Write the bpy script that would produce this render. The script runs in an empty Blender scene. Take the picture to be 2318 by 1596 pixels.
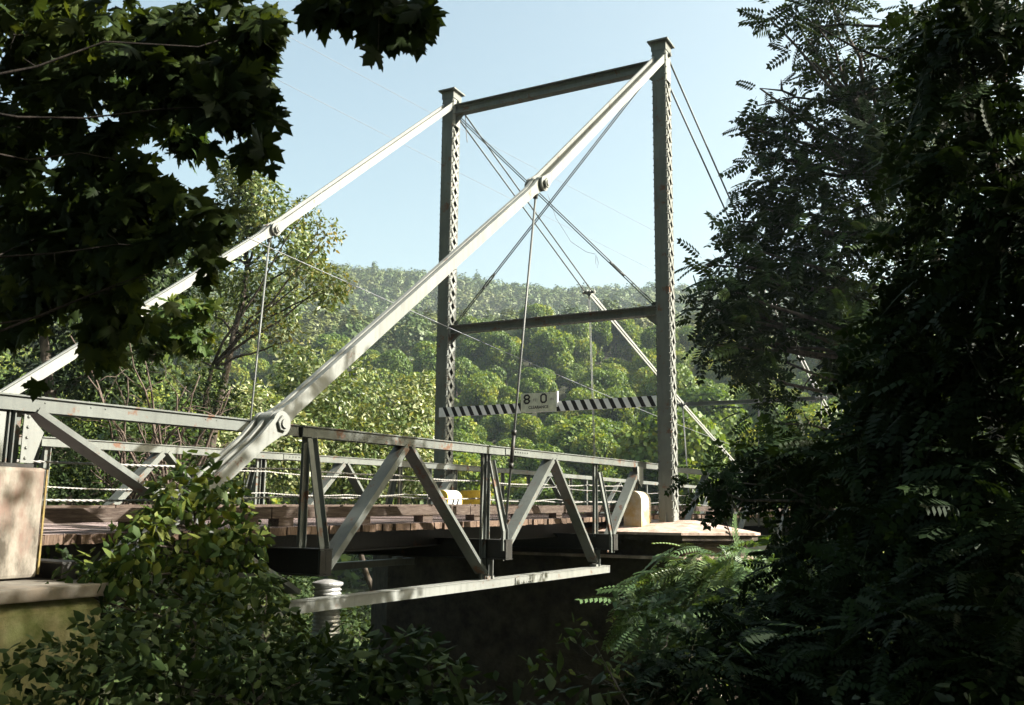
import bpy, math, random
import numpy as np
from mathutils import Vector, Matrix, noise
random.seed(7); RNG = np.random.default_rng(11)
scene = bpy.context.scene
COL = scene.collection

# ------------------------------------------------------------------ camera
CX, CY, CZ = -19.849, -6.686, 0.101
F = Vector((0.86946871, 0.46434669, 0.16854173)); R = Vector((0.46941405, -0.88291097, 0.01089324)); U = Vector((-0.15386558, -0.06964452, 0.98563432))
FPX = 2118.4                      # focal length in pixels of a 2318 px wide picture
cd = bpy.data.cameras.new('camera'); cam = bpy.data.objects.new('camera', cd); COL.objects.link(cam)
cam.matrix_world = Matrix(((R.x, U.x, -F.x, CX), (R.y, U.y, -F.y, CY), (R.z, U.z, -F.z, CZ), (0, 0, 0, 1)))
cd.sensor_width = 36.0; cd.lens = 36.0 * FPX / 2318.0; cd.clip_start = 0.05; cd.clip_end = 6000
cd.dof.use_dof = True; cd.dof.focus_distance = 24.0; cd.dof.aperture_fstop = 6.3
scene.camera = cam

# ------------------------------------------------------------------ light
SUN = Vector((0.36, -0.74, 0.57)).normalized()
SUN_EL = math.asin(SUN.z); SUN_ROT = math.atan2(SUN.x, SUN.y)
world = bpy.data.worlds.new('World'); scene.world = world; world.use_nodes = True
wn = world.node_tree.nodes; wl = world.node_tree.links
bg = wn['Background']
sky = wn.new('ShaderNodeTexSky'); sky.sky_type = 'NISHITA'; sky.sun_disc = False
sky.sun_elevation = SUN_EL; sky.sun_rotation = SUN_ROT
sky.altitude = 100; sky.air_density = 1.0; sky.dust_density = 5.5; sky.ozone_density = 0.6
tint_ = wn.new('ShaderNodeMix'); tint_.data_type = 'RGBA'; tint_.blend_type = 'MULTIPLY'; tint_.inputs[0].default_value = 1; tint_.inputs[7].default_value = (1.06, 1.08, .87, 1)
wl.new(sky.outputs[0], tint_.inputs[6]); wl.new(tint_.outputs[2], bg.inputs[0]); bg.inputs[1].default_value = 0.097
sd = bpy.data.lights.new('sun', 'SUN'); sd.energy = 5.0; sd.angle = math.radians(0.5); sd.color = (1.0, 0.95, 0.87)
so = bpy.data.objects.new('sun', sd); COL.objects.link(so)
so.rotation_euler = SUN.to_track_quat('Z', 'Y').to_euler()
scene.view_settings.view_transform = 'Standard'; scene.view_settings.look = 'None'
scene.view_settings.exposure = 1.75; scene.view_settings.gamma = 1.0
cy = scene.cycles
cy.max_bounces = 5; cy.diffuse_bounces = 2; cy.glossy_bounces = 2; cy.transmission_bounces = 3; cy.volume_bounces = 0
cy.transparent_max_bounces = 4

# ------------------------------------------------------------------ helpers
def at(px, py, d):
    """point seen at picture position (px,py) in depth d"""
    return Vector((CX, CY, CZ)) + (F + R * ((px - 1159) / FPX) - U * ((py - 798) / FPX)) * d

def tag(o, label=None, cat=None, group=None, kind=None):
    if label: o['label'] = label
    if cat: o['category'] = cat
    if group: o['group'] = group
    if kind: o['kind'] = kind
    return o

def empty(name, loc=(0, 0, 0)):
    o = bpy.data.objects.new(name, None); o.location = loc; o.empty_display_size = 0.3
    COL.objects.link(o); return o

class MB:
    def __init__(s): s.v = []; s.f = []
    def add(s, vs, fs):
        n = len(s.v); s.v += [tuple(q) for q in vs]; s.f += [tuple(i + n for i in q) for q in fs]; return s
    def box(s, x0, x1, y0, y1, z0, z1):
        return s.add([(x0,y0,z0),(x1,y0,z0),(x1,y1,z0),(x0,y1,z0),(x0,y0,z1),(x1,y0,z1),(x1,y1,z1),(x0,y1,z1)],
                     [(3,2,1,0),(4,5,6,7),(0,1,5,4),(1,2,6,5),(2,3,7,6),(3,0,4,7)])
    def beam(s, a, b, w, h, up=(0, 0, 1), off=(0, 0)):
        """box from a to b; w across (side), h along up; off = shift in (side, up)"""
        a, b = Vector(a), Vector(b); d = (b - a).normalized(); up = Vector(up)
        side = d.cross(up).normalized(); up = side.cross(d).normalized()
        vs = []
        for p in (a, b):
            c = p + side * off[0] + up * off[1]
            for i, j in ((-1,-1),(1,-1),(1,1),(-1,1)): vs.append(c + side * (w/2*i) + up * (h/2*j))
        return s.add(vs, [(0,1,2,3),(7,6,5,4),(0,4,5,1),(1,5,6,2),(2,6,7,3),(3,7,4,0)])
    def angle(s, a, b, leg=0.08, t=0.01, up=(0,0,1), sx=1, sz=1):
        s.beam(a, b, t, leg, up, (sx*leg/2, 0)); s.beam(a, b, leg - t, t, up, (0, sz*(leg/2 - t/2))); return s
    def ibeam(s, a, b, w, h, t=0.015, up=(0, 0, 1)):
        s.beam(a, b, t, h - 2*t, up); s.beam(a, b, w, t, up, (0, h/2 - t/2)); s.beam(a, b, w, t, up, (0, -h/2 + t/2)); return s
    def tube(s, pts, r, n=8, r1=None, cap=True):
        pts = [Vector(p) for p in pts]; m = len(pts); vs = []; fs = []
        ref = Vector((0.13, 0.21, 0.97))
        for i, p in enumerate(pts):
            d = (pts[min(i+1, m-1)] - pts[max(i-1, 0)]).normalized()
            q = ref if abs(d.dot(ref)) < 0.95 else Vector((1, 0, 0))
            a = d.cross(q).normalized(); b = d.cross(a)
            rr = r[i] if hasattr(r, '__len__') else (r if r1 is None else r + (r1 - r) * i / max(1, m-1))
            for k in range(n):
                t = 2*math.pi*k/n; vs.append(p + a*(rr*math.cos(t)) + b*(rr*math.sin(t)))
        for i in range(m-1):
            for k in range(n):
                k2 = (k+1) % n; fs.append((i*n+k, (i+1)*n+k, (i+1)*n+k2, i*n+k2))
        if cap: fs.append(tuple(range(n))); fs.append(tuple((m-1)*n + k for k in reversed(range(n))))
        return s.add(vs, fs)
    def cyl(s, a, b, r, n=12, r1=None): return s.tube([a, b], r, n, r1)
    def prism(s, poly, ext):
        """poly: list of 3-D points, ext: extrusion vector"""
        n = len(poly); e = Vector(ext); vs = [Vector(p) for p in poly]; vs += [p + e for p in vs]
        fs = [tuple(reversed(range(n))), tuple(range(n, 2*n))] + [(i, (i+1) % n, n + (i+1) % n, n + i) for i in range(n)]
        return s.add(vs, fs)
    def rivet(s, p, nrm, r=0.014, h=0.012):
        p = Vector(p); nrm = Vector(nrm).normalized(); q = Vector((0,0,1)) if abs(nrm.z) < .9 else Vector((1,0,0))
        a = nrm.cross(q).normalized(); b = nrm.cross(a); vs = []
        for rr, hh in ((1, 0), (.6, 1)):
            for k in range(6):
                t = math.pi*k/3; vs.append(p + a*(r*rr*math.cos(t)) + b*(r*rr*math.sin(t)) + nrm*(h*hh))
        return s.add(vs, [(k, (k+1) % 6, 6+(k+1) % 6, 6+k) for k in range(6)] + [(6,7,8,9,10,11)])
    def obj(s, name, mat, parent=None, smooth=False, recalc=True):
        me = bpy.data.meshes.new(name); me.from_pydata(s.v, [], s.f)
        if recalc:
            import bmesh
            bm = bmesh.new(); bm.from_mesh(me); bmesh.ops.recalc_face_normals(bm, faces=bm.faces); bm.to_mesh(me); bm.free()
        me.materials.append(mat)
        if smooth:
            me.polygons.foreach_set('use_smooth', [True]*len(me.polygons))
        o = bpy.data.objects.new(name, me); COL.objects.link(o)
        if parent is not None:
            o.parent = parent; o.matrix_parent_inverse = Matrix.Translation(-world_loc(parent))
        return o

def world_loc(o):
    return Vector(o.location) if o.type == 'EMPTY' else Vector((0, 0, 0))   # parts carry their shapes in world coordinates

# ------------------------------------------------------------------ materials
def newmat(name):
    m = bpy.data.materials.new(name); m.use_nodes = True
    return m, m.node_tree.nodes, m.node_tree.links, m.node_tree.nodes['Principled BSDF']
def ramp(n, l, src, stops):
    r = n.new('ShaderNodeValToRGB'); e = r.color_ramp.elements
    while len(e) < len(stops): e.new(0.5)
    for i, (p, c) in enumerate(stops): e[i].position = p; e[i].color = (*c, 1)
    l.new(src, r.inputs[0]); return r
def noise_node(n, l, scale, detail=6, rough=.6, vec=None, dist=0):
    t = n.new('ShaderNodeTexNoise'); t.inputs['Scale'].default_value = scale; t.inputs['Detail'].default_value = detail
    t.inputs['Roughness'].default_value = rough; t.inputs['Distortion'].default_value = dist
    if vec is not None: l.new(vec, t.inputs['Vector'])
    return t
def texco(n, l, scale=(1, 1, 1)):
    tc = n.new('ShaderNodeTexCoord'); mp = n.new('ShaderNodeMapping'); mp.inputs['Scale'].default_value = scale
    l.new(tc.outputs['Object'], mp.inputs[0]); return mp.outputs[0]
def mixc(n, l, fac, a, b):
    m = n.new('ShaderNodeMix'); m.data_type = 'RGBA'
    if hasattr(fac, 'links') or hasattr(fac, 'is_linked'): l.new(fac, m.inputs[0])
    else: m.inputs[0].default_value = fac
    for s, i in ((a, 6), (b, 7)):
        if isinstance(s, tuple): m.inputs[i].default_value = (*s, 1)
        else: l.new(s, m.inputs[i])
    return m.outputs[2]
def bump(n, l, p, src, strength=.3, dist=.01):
    b = n.new('ShaderNodeBump'); b.inputs['Strength'].default_value = strength; b.inputs['Distance'].default_value = dist
    l.new(src, b.inputs['Height']); l.new(b.outputs[0], p.inputs['Normal'])

def steel(name, base, rust=.62, rough=.5, dark=0.68):
    m, n, l, p = newmat(name); v = texco(n, l)
    a = noise_node(n, l, 1.3, 5, .6, v); b = noise_node(n, l, 26, 8, .7, v)
    v2 = texco(n, l, (14, 14, 1.6)); st = noise_node(n, l, 1, 4, .6, v2)
    c1 = ramp(n, l, a.outputs[0], [(.3, tuple(x*dark for x in base)), (.65, base)])
    c2 = mixc(n, l, ramp(n, l, st.outputs[0], [(.48, (0,0,0)), (.72, (.7,.7,.7))]).outputs[0], c1.outputs[0], tuple(x*.6 for x in base))
    big = noise_node(n, l, 3.1, 8, .75, v)
    rf = ramp(n, l, big.outputs[0], [(rust, (0,0,0)), (rust+.05, (.9,.9,.9))])
    c3 = mixc(n, l, rf.outputs[0], c2, (.12, .055, .028))
    c4 = mixc(n, l, ramp(n, l, b.outputs[0], [(.60, (0,0,0)), (.68, (.5,.5,.5))]).outputs[0], c3, (.16, .13, .10))
    l.new(c4, p.inputs['Base Color']); p.inputs['Roughness'].default_value = rough; p.inputs['Specular IOR Level'].default_value = .35
    bump(n, l, p, b.outputs[0], .25, .004); return m
def simple(name, c1, c2, scale=6, rough=.8, bs=.4, bd=.01, sc=(1,1,1), lo=.35, hi=.65, c3=None):
    m, n, l, p = newmat(name); v = texco(n, l, sc); a = noise_node(n, l, scale, 8, .65, v)
    col = ramp(n, l, a.outputs[0], [(lo, c1), (hi, c2)]).outputs[0]
    if c3:
        b = noise_node(n, l, scale*.37, 6, .7, v); col = mixc(n, l, ramp(n, l, b.outputs[0], [(.5, (0,0,0)), (.6, (1,1,1))]).outputs[0], col, c3)
    l.new(col, p.inputs['Base Color']); p.inputs['Roughness'].default_value = rough; p.inputs['Specular IOR Level'].default_value = .25
    bump(n, l, p, a.outputs[0], bs, bd); return m

M = {}
M['steel'] = steel('weathered_pale_green_steel', (.145, .158, .144), .575)
M['eyebar'] = steel('pale_painted_eyebar_steel', (.235, .245, .225), .61, .45, .80)
M['rod'] = steel('grey_rod_steel', (.13, .14, .135), .7)
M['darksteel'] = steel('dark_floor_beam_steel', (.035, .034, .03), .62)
M['cable'] = simple('wire_rope', (.16, .155, .145), (.40, .39, .365), 90, .5, .5, .003)
M['plank'] = None
def wood(name, c1, c2, c3, sc):
    m, n, l, p = newmat(name); v = texco(n, l, sc)
    g = noise_node(n, l, 7, 8, .7, v, .6); tc = n.new('ShaderNodeAttribute'); tc.attribute_name = 'tint'
    col = ramp(n, l, g.outputs[0], [(.3, c1), (.5, c2), (.72, c3)]).outputs[0]
    hv = n.new('ShaderNodeHueSaturation'); l.new(col, hv.inputs['Color'])
    mm = n.new('ShaderNodeMath'); mm.operation = 'MULTIPLY_ADD'; mm.inputs[1].default_value = .8; mm.inputs[2].default_value = .6
    l.new(tc.outputs['Fac'], mm.inputs[0]); l.new(mm.outputs[0], hv.inputs['Value'])
    l.new(hv.outputs[0], p.inputs['Base Color']); p.inputs['Roughness'].default_value = .85; p.inputs['Specular IOR Level'].default_value = .2
    bump(n, l, p, g.outputs[0], .6, .01); return m
M['plank'] = wood('weathered_deck_plank', (.05, .033, .024), (.115, .078, .056), (.21, .155, .12), (9, 1.5, 1.2))
M['deck'] = wood('worn_deck_surface', (.20, .15, .14), (.28, .22, .21), (.36, .30, .29), (.6, 5, 1))
M['timber'] = wood('weathered_kerb_timber', (.05, .036, .028), (.115, .085, .068), (.22, .185, .155), (.8, 9, 9))
M['concrete'] = simple('stained_concrete', (.085, .075, .06), (.20, .185, .155), 3.2, .9, .5, .02, c3=(.15, .125, .095))
M['cream'] = simple('cream_painted_concrete', (.36, .31, .21), (.52, .47, .38), 4, .8, .4, .01, c3=(.40, .29, .13))
M['rustconc'] = simple('rust_streaked_pedestal_face', (.07, .06, .045), (.24, .215, .175), 5, .85, .4, .015, sc=(1, 1, .45), lo=.40, hi=.60, c3=(.17, .12, .095))
M['moss'] = simple('mossy_concrete', (.10, .12, .035), (.27, .25, .13), 5, .95, .8, .03)
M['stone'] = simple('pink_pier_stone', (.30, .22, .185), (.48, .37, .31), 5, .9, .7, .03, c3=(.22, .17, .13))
M['shaded_stone'] = simple('shaded_pier_stone', (.03, .025, .02), (.085, .07, .052), 3, .95, .9, .05)  # shaded copy of the pier stone; the sides' shade is in the colour
M['galv'] = simple('galvanised_steel', (.42, .42, .41), (.62, .62, .60), 14, .38, .1, .004); M['galv'].node_tree.nodes['Principled BSDF'].inputs['Metallic'].default_value = .55
M['yellow'] = simple('chipped_yellow_paint', (.42, .29, .04), (.66, .47, .07), 9, .7, .3, .01, lo=.3, hi=.5)
M['dullyellow'] = simple('faded_yellow_edge_paint', (.13, .10, .05), (.26, .19, .06), 12, .8, .3, .005)
M['white'] = simple('aged_white_paint', (.74, .75, .75), (.86, .87, .87), 9, .6, .1, .003)
M['black'] = simple('black_paint', (.012, .012, .013), (.03, .03, .03), 12, .6, .1, .003)
M['signwhite'] = simple('stained_sign_face', (.42, .46, .36), (.60, .63, .50), 9, .6, .1, .003)
M['letter'] = simple('faded_sign_letter', (.03, .03, .035), (.07, .07, .075), 30, .7, .1, .002)
M['letter2'] = simple('worn_sign_letter', (.20, .21, .19), (.32, .32, .28), 30, .7, .1, .002)
M['soil'] = simple('dark_leaf_litter_soil', (.012, .012, .006), (.034, .040, .014), 2.2, 1, 1, .08)
M['bark'] = simple('grey_brown_bark', (.035, .028, .022), (.12, .10, .08), 9, .95, 1, .03, sc=(1, 1, .25))
M['darkbark'] = simple('shaded_limb_bark', (.012, .010, .008), (.035, .028, .022), 9, .95, 1, .02, sc=(1, 1, .25))  # darker copy of the bark, with shade on the limbs put into its colour
M['road'] = simple('asphalt', (.045, .044, .042), (.07, .068, .065), 20, .9, .4, .006)
M['wire'] = simple('utility_wire', (.16, .17, .19), (.26, .27, .29), 20, .5, .1, .001)

def foliage(name, dark, mid, light, trans=.25, rnd=0.35, rough=.55, spec=.3):
    """leaf colour varies leaf by leaf (the mesh attribute tint) and tree by tree"""
    m, n, l, p = newmat(name)
    a = n.new('ShaderNodeAttribute'); a.attribute_name = 'tint'
    oi = n.new('ShaderNodeObjectInfo')
    mm = n.new('ShaderNodeMath'); mm.operation = 'MULTIPLY_ADD'; l.new(oi.outputs['Random'], mm.inputs[0])
    mm.inputs[1].default_value = rnd
    sub = n.new('ShaderNodeMath'); sub.operation = 'SUBTRACT'; l.new(a.outputs['Fac'], sub.inputs[0]); sub.inputs[1].default_value = rnd/2
    l.new(sub.outputs[0], mm.inputs[2])
    c = ramp(n, l, mm.outputs[0], [(0.0, dark), (.5, mid), (1.0, light)]).outputs[0]
    l.new(c, p.inputs['Base Color']); p.inputs['Roughness'].default_value = rough; p.inputs['Specular IOR Level'].default_value = spec
    tr = n.new('ShaderNodeBsdfTranslucent'); br = n.new('ShaderNodeMix'); br.data_type = 'RGBA'; br.blend_type = 'MULTIPLY'; br.inputs[0].default_value = 1
    l.new(c, br.inputs[6]); br.inputs[7].default_value = (1.5, 1.35, .5, 1); l.new(br.outputs[2], tr.inputs[0])
    ms = n.new('ShaderNodeMixShader'); ms.inputs[0].default_value = trans
    l.new(p.outputs[0], ms.inputs[1]); l.new(tr.outputs[0], ms.inputs[2]); l.new(ms.outputs[0], n['Material Output'].inputs[0])
    return m
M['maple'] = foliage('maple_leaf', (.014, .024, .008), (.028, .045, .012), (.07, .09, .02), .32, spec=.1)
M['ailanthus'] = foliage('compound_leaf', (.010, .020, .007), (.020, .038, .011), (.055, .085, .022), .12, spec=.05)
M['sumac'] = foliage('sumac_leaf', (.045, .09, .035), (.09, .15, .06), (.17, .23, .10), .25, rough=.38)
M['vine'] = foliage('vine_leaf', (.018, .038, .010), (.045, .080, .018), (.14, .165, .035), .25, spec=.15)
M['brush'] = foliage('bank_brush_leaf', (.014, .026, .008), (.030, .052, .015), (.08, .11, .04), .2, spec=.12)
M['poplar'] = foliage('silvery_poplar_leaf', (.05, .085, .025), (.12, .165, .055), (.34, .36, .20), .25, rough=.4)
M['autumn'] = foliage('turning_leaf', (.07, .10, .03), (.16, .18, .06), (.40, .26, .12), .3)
M['hill'] = foliage('hillside_crown', (.045, .090, .014), (.105, .165, .022), (.25, .255, .030), .35, .4)
M['farhill'] = foliage('far_hillside_crown', (.030, .062, .014), (.056, .092, .022), (.11, .12, .034), .1, .3)

# ------------------------------------------------------------------ leaf clouds
def leaf_maple():
    half = [(.10,0),(.30,-.09),(.27,.07),(.40,.13),(.40,.22),(.50,.27),(.62,.47),(.49,.44),(.45,.55),(.34,.47),(.19,.44),(.25,.62),(.22,.70),(.31,.83),(.16,.80),(.10,.90)]
    pts = [(0,.05)] + half + [(0,1.1)] + [(-x, y) for x, y in reversed(half)]
    v = [(x, y, -.22*abs(x) - .10*y*y) for x, y in pts] + [(0,.35,.03)]
    n = len(pts); return np.array(v), [(i, (i+1) % n, n) for i in range(n)]
def leaf_simple(w=.32, fold=.08):
    v = [(0,0,0),(w*.9,.35,-fold),(w*.55,.75,-fold),(0,1.05,-.08),(-w*.55,.75,-fold),(-w*.9,.35,-fold),(0,.5,.02)]
    return np.array(v), [(0,1,2,6),(6,2,3,4),(0,6,4,5)]
def leaf_compound(pairs=7, ll=.27, lw=.07, droop=.45):
    v = []; f = []
    def leaflet(bx, by, dx, dy, L):
        z0 = -droop*by*by*.5; k = len(v); px, py = -dy, dx; dz = -.35*L
        v.extend([(bx,by,z0),(bx+dx*L*.4+px*lw, by+dy*L*.4+py*lw, z0+dz*.35),(bx+dx*L, by+dy*L, z0+dz),(bx+dx*L*.4-px*lw, by+dy*L*.4-py*lw, z0+dz*.35)])
        f.append((k,k+1,k+2,k+3))
    for i in range(pairs):
        y = .16 + .80*i/(pairs-1); L = ll*(1 - .35*abs(i/(pairs-1) - .35))
        for sgn in (-1, 1): leaflet(sgn*.004, y, sgn*.90, .38, L)
    leaflet(0, .97, 0, 1, ll*.7)
    k = len(v); ys = (0, .5, 1)
    for y in ys: v.extend([(-.006, y, -droop*y*y*.5), (.006, y, -droop*y*y*.5)])
    f += [(k,k+1,k+3,k+2),(k+2,k+3,k+5,k+4)]
    return np.array(v), f
def leaf_clump():
    v = [(-.5,-.35,0),(.1,-.5,.06),(.55,-.1,-.05),(.3,.45,.05),(-.25,.5,-.04),(0,0,.12)]
    return np.array(v), [(0,1,5),(1,2,5),(2,3,5),(3,4,5),(4,0,5)]
def leaf_quad():
    return np.array([(-.45,-.3,0),(.35,-.5,.08),(.5,.4,-.03),(-.3,.5,.06)]), [(0,1,2,3)]
T = dict(maple=leaf_maple(), simple=leaf_simple(), oval=leaf_simple(.26,.05), compound=leaf_compound(), sumac=leaf_compound(9,.23,.05,.6), clump=leaf_clump(), quad=leaf_quad())

def unit(a): return a/np.maximum(np.linalg.norm(a, axis=1, keepdims=True), 1e-9)
def leaf_mesh(name, mat, pts, nrm, axis, size, kind, tint):
    """one mesh holding every leaf: pts/nrm/axis (N,3), size (N,), tint (N,)"""
    tv, tf = T[kind]; N = len(pts)
    z = unit(nrm); y = axis - (axis*z).sum(1, keepdims=True)*z; y = unit(y); x = np.cross(y, z)
    V = pts[:,None,:] + size[:,None,None]*(tv[None,:,0:1]*x[:,None,:] + tv[None,:,1:2]*y[:,None,:] + tv[None,:,2:3]*z[:,None,:])
    V = V.reshape(-1, 3); nv = len(tv)
    lens = np.array([len(q) for q in tf]); flat = np.concatenate([np.array(q) for q in tf])
    li = (flat[None,:] + (np.arange(N)*nv)[:,None]).ravel()
    lt = np.tile(lens, N); ls = np.concatenate(([0], np.cumsum(lt)[:-1]))
    me = bpy.data.meshes.new(name)
    me.vertices.add(len(V)); me.vertices.foreach_set('co', V.astype(np.float32).ravel())
    me.loops.add(len(li)); me.loops.foreach_set('vertex_index', li.astype(np.int32))
    me.polygons.add(len(lt)); me.polygons.foreach_set('loop_start', ls.astype(np.int32)); me.polygons.foreach_set('loop_total', lt.astype(np.int32))
    me.update(calc_edges=True)
    at_ = me.attributes.new('tint', 'FLOAT', 'FACE'); at_.data.foreach_set('value', np.repeat(tint, len(tf)).astype(np.float32))
    me.materials.append(mat); return me
def link(name, me, parent=None):
    o = bpy.data.objects.new(name, me); COL.objects.link(o)
    if parent is not None: o.parent = parent; o.matrix_parent_inverse = Matrix.Translation(-world_loc(parent))
    return o
def blob_points(blobs, rng, shell=.25):
    """blobs: (centre, (rx,ry,rz), count) -> points and outward directions"""
    P_, O_ = [], []
    for c, r, n in blobs:
        d = unit(rng.normal(size=(n, 3))); q = rng.random(n)**shell if shell else rng.random(n)**(1/3)
        q = np.where(rng.random(n) < .5, q, rng.random(n)**(1/3))
        P_.append(np.array(c) + d*q[:,None]*np.array(r)); O_.append(d)
    return np.concatenate(P_), np.concatenate(O_)
def foliage_cloud(name, mat, blobs, kind, smin, smax, parent=None, seed=1, up=.6, out=.6, rnd=.7, hang=.6, tmin=.1, tmax=.9, gap=None, face=None, skip=None):
    rng = np.random.default_rng(seed); P_, O_ = blob_points(blobs, rng)
    if gap is not None:
        k = np.array([noise.noise(Vector(p*gap[0])) for p in P_]); keep = k > gap[1]; P_, O_ = P_[keep], O_[keep]
    if skip is not None:
        keep = np.array([not skip(p) for p in P_]); P_, O_ = P_[keep], O_[keep]
    n = len(P_); N_ = O_*out + np.array([0,0,up]) + rng.normal(size=(n,3))*rnd
    if face is not None: N_ = N_ + np.array(face)
    A_ = O_*.5 + np.array([0,0,-hang]) + rng.normal(size=(n,3))*.6
    s = smin + (smax-smin)*rng.random(n)**1.3
    # clumps share a tint, single leaves differ a little
    cl = np.array([noise.noise(Vector(p*1.1)) for p in P_])*.35
    t = np.clip(tmin + (tmax-tmin)*(rng.random(n)**1.6) + cl, 0, 1)
    return link(name, leaf_mesh(name, mat, P_, N_, A_, s, kind, t), parent)
def px_blobs(lst, fl=1.0):
    """(px, py, radius_px, depth, count[, flatten]) -> blobs"""
    out = []
    for b in lst:
        px, py, rp, d, n = b[:5]; r = rp*d/FPX; k = b[5] if len(b) > 5 else 1.0
        out.append((at(px, py, d), (r, r, r*k), n))
    return out
def branchy(mb, a, b, r0, r1, seg=6, wob=.12, n=6, rnd=random):
    a, b = Vector(a), Vector(b); L = (b-a).length; pts = []
    for i in range(seg+1):
        t = i/seg; p = a.lerp(b, t)
        if 0 < i < seg: p += Vector((rnd.uniform(-1,1), rnd.uniform(-1,1), rnd.uniform(-.6,1)))*wob*L/seg*1.5
        pts.append(p)
    mb.tube(pts, r0, n, r1); return pts

# ================================================================== THE BRIDGE
W = 5.815                                    # spacing of the two chain planes
TN, TF = 0.591, W - 0.591                    # planes of the two stiffening trusses
def zd(x): return -.08 + .0135*(x+10) if x < 2 else .08 + .0045*(x-2) - .00007*(x-2)**2
def zchord(x):
    return 1.115 + .0145*(x+7) if x < 2 else zd(x) + 1.16
bridge = tag(empty('suspension_bridge', (0, W/2, 0)), 'narrow old eyebar chain suspension bridge with lattice steel towers and a timber plank deck', 'bridge')

def tower_column(y0, x0=0.0, main=True):
    zb, zt = -.10, 10.86; hx, hy = .18, .16
    m = MB()
    for s in (-1, 1):
        m.box(x0 + s*hx - .011, x0 + s*hx + .011, y0-hy, y0+hy, zb, zt)                 # solid plates
        for q in (-1, 1):                                                            # flange angles on the laced faces
            xa, xb = sorted((x0 + s*(hx-.013), x0 + s*(hx-.075)))
            m.box(xa, xb, y0 + q*(hy-.008) - .006, y0 + q*(hy-.008) + .006, zb, zt)
    m.box(x0-hx+.012, x0+hx-.012, y0-hy+.03, y0+hy-.03, zt-.75, zt-.02)
    z = zb + .15
    while z < zt - .1 and main:
        for q in (-1, 1):
            m.rivet((x0-hx-.011, y0+q*(hy-.025), z), (-1, 0, 0), .018, .020)
            m.rivet((x0+q*(hx-.05), y0-hy, z), (0, -1, 0), .016, .015)
            m.rivet((x0-hx+.01, y0+q*(hy+.001), z), (0, q, 0), .018, .022)
        z += .17
    col = m.obj('tower_column', M['steel'], bridge)
    l = MB(); p = .34; z = zb + .25
    while z + p < zt - .75:
        for q in (-1, 1):
            yy = y0 + q*(hy+.004)
            l.beam((x0-hx+.045, yy, z), (x0+hx-.045, yy, z+p), .010, .075)
            l.beam((x0+hx-.045, yy+q*.011, z), (x0-hx+.045, yy+q*.011, z+p), .010, .075)
            if main and q < 0:
                l.rivet((x0-hx+.05, yy-.016, z), (0,-1,0)); l.rivet((x0+hx-.05, yy-.016, z), (0,-1,0))
        z += p
    for q in (-1, 1):
        for (a, b) in ((zt-.74, zt-.02), (zb+.01, zb+.30)): l.box(x0-hx+.02, x0+hx-.02, y0+q*(hy+.005)-.006, y0+q*(hy+.005)+.006, a, b)
    l.obj('lacing', M['eyebar'], col)  # paler than the column; sun on the laced faces is put into colour
    w_ = MB(); w_.box(x0-hx+.012, x0+hx-.012, y0-.07, y0-.058, zb+.02, zt-.76); w_.obj('inner_shade_sheet', M['darksteel'], col)  # dark sheet added to stand in for shade behind the lacing openings
    c = MB(); zt2 = zt + .24
    c.prism([(x0-.20, y0-.18, zt), (x0+.20, y0-.18, zt), (x0+.20, y0+.18, zt), (x0-.20, y0+.18, zt)], (0, 0, .20))
    c.prism([(x0-.28, y0-.25, zt2-.035), (x0+.28, y0-.25, zt2-.035), (x0+.28, y0+.25, zt2-.035), (x0-.28, y0+.25, zt2-.035)], (0, 0, .035))
    c.cyl((x0+.04, y0-.20, zt-.06), (x0+.04, y0+.20, zt-.06), .055, 14)
    c.cyl((x0+.04, y0-.235, zt-.06), (x0+.04, y0-.19, zt-.06), .05, 6)
    c.obj('column_cap', M['steel'], col)
    b = MB(); b.box(x0-.28, x0+.28, y0-.26, y0+.26, zb-.03, zb)
    for s in (-1, 1):
        b.prism([(x0+s*.192, y0-.014, zb), (x0+s*.192, y0-.014, zb+.28), (x0+s*.27, y0-.014, zb)], (0, .028, 0))
    b.obj('base_plate', M['steel'], col)
    return col
def portal_beam(z, h, x0=0.0, w=.2, main=True):
    m = MB(); a, b = (x0-.03, .165, z), (x0-.03, W-.165, z)
    m.beam(a, b, .03, h, (0,0,1)); m.beam(a, b, w, .022, (0,0,1), (0, h/2+.011)); m.beam(a, b, w, .022, (0,0,1), (0, -h/2-.011))
    for s in (-1, 1): m.beam(a, b, .014, .07, (0,0,1), (s*.022, h/2-.035)); m.beam(a, b, .014, .07, (0,0,1), (s*.022, -h/2+.035))
    if main:
        y = .3
        while y < W-.2:
            m.rivet((x0-.09, y, z+h/2+.022), (0,0,1), .017, .02); m.rivet((x0-.09, y, z-h/2-.022), (0,0,-1), .017, .02)
            m.rivet((x0-.06, y+.09, z+h/2-.03), (-1,0,0)); m.rivet((x0-.06, y+.09, z-h/2+.03), (-1,0,0)); y += .19
    o = m.obj('portal_beam', M['steel'], bridge)
    for s, y in ((1, .165), (-1, W-.165)):
        g = MB(); g.prism([(x0-.055, y, z-h/2-.024), (x0-.055, y+s*.30, z-h/2-.024), (x0-.055, y, z-h/2-.30)], (.02, 0, 0)); g.obj('gusset_plate', M['steel'], o)
    return o
for tx in (0.0, 68.0):
    for ty in (0.0, W): tower_column(ty, tx, tx == 0)
    portal_beam(10.55, .22, tx, .22, tx == 0); portal_beam(4.64, .17, tx, .20, tx == 0)
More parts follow.
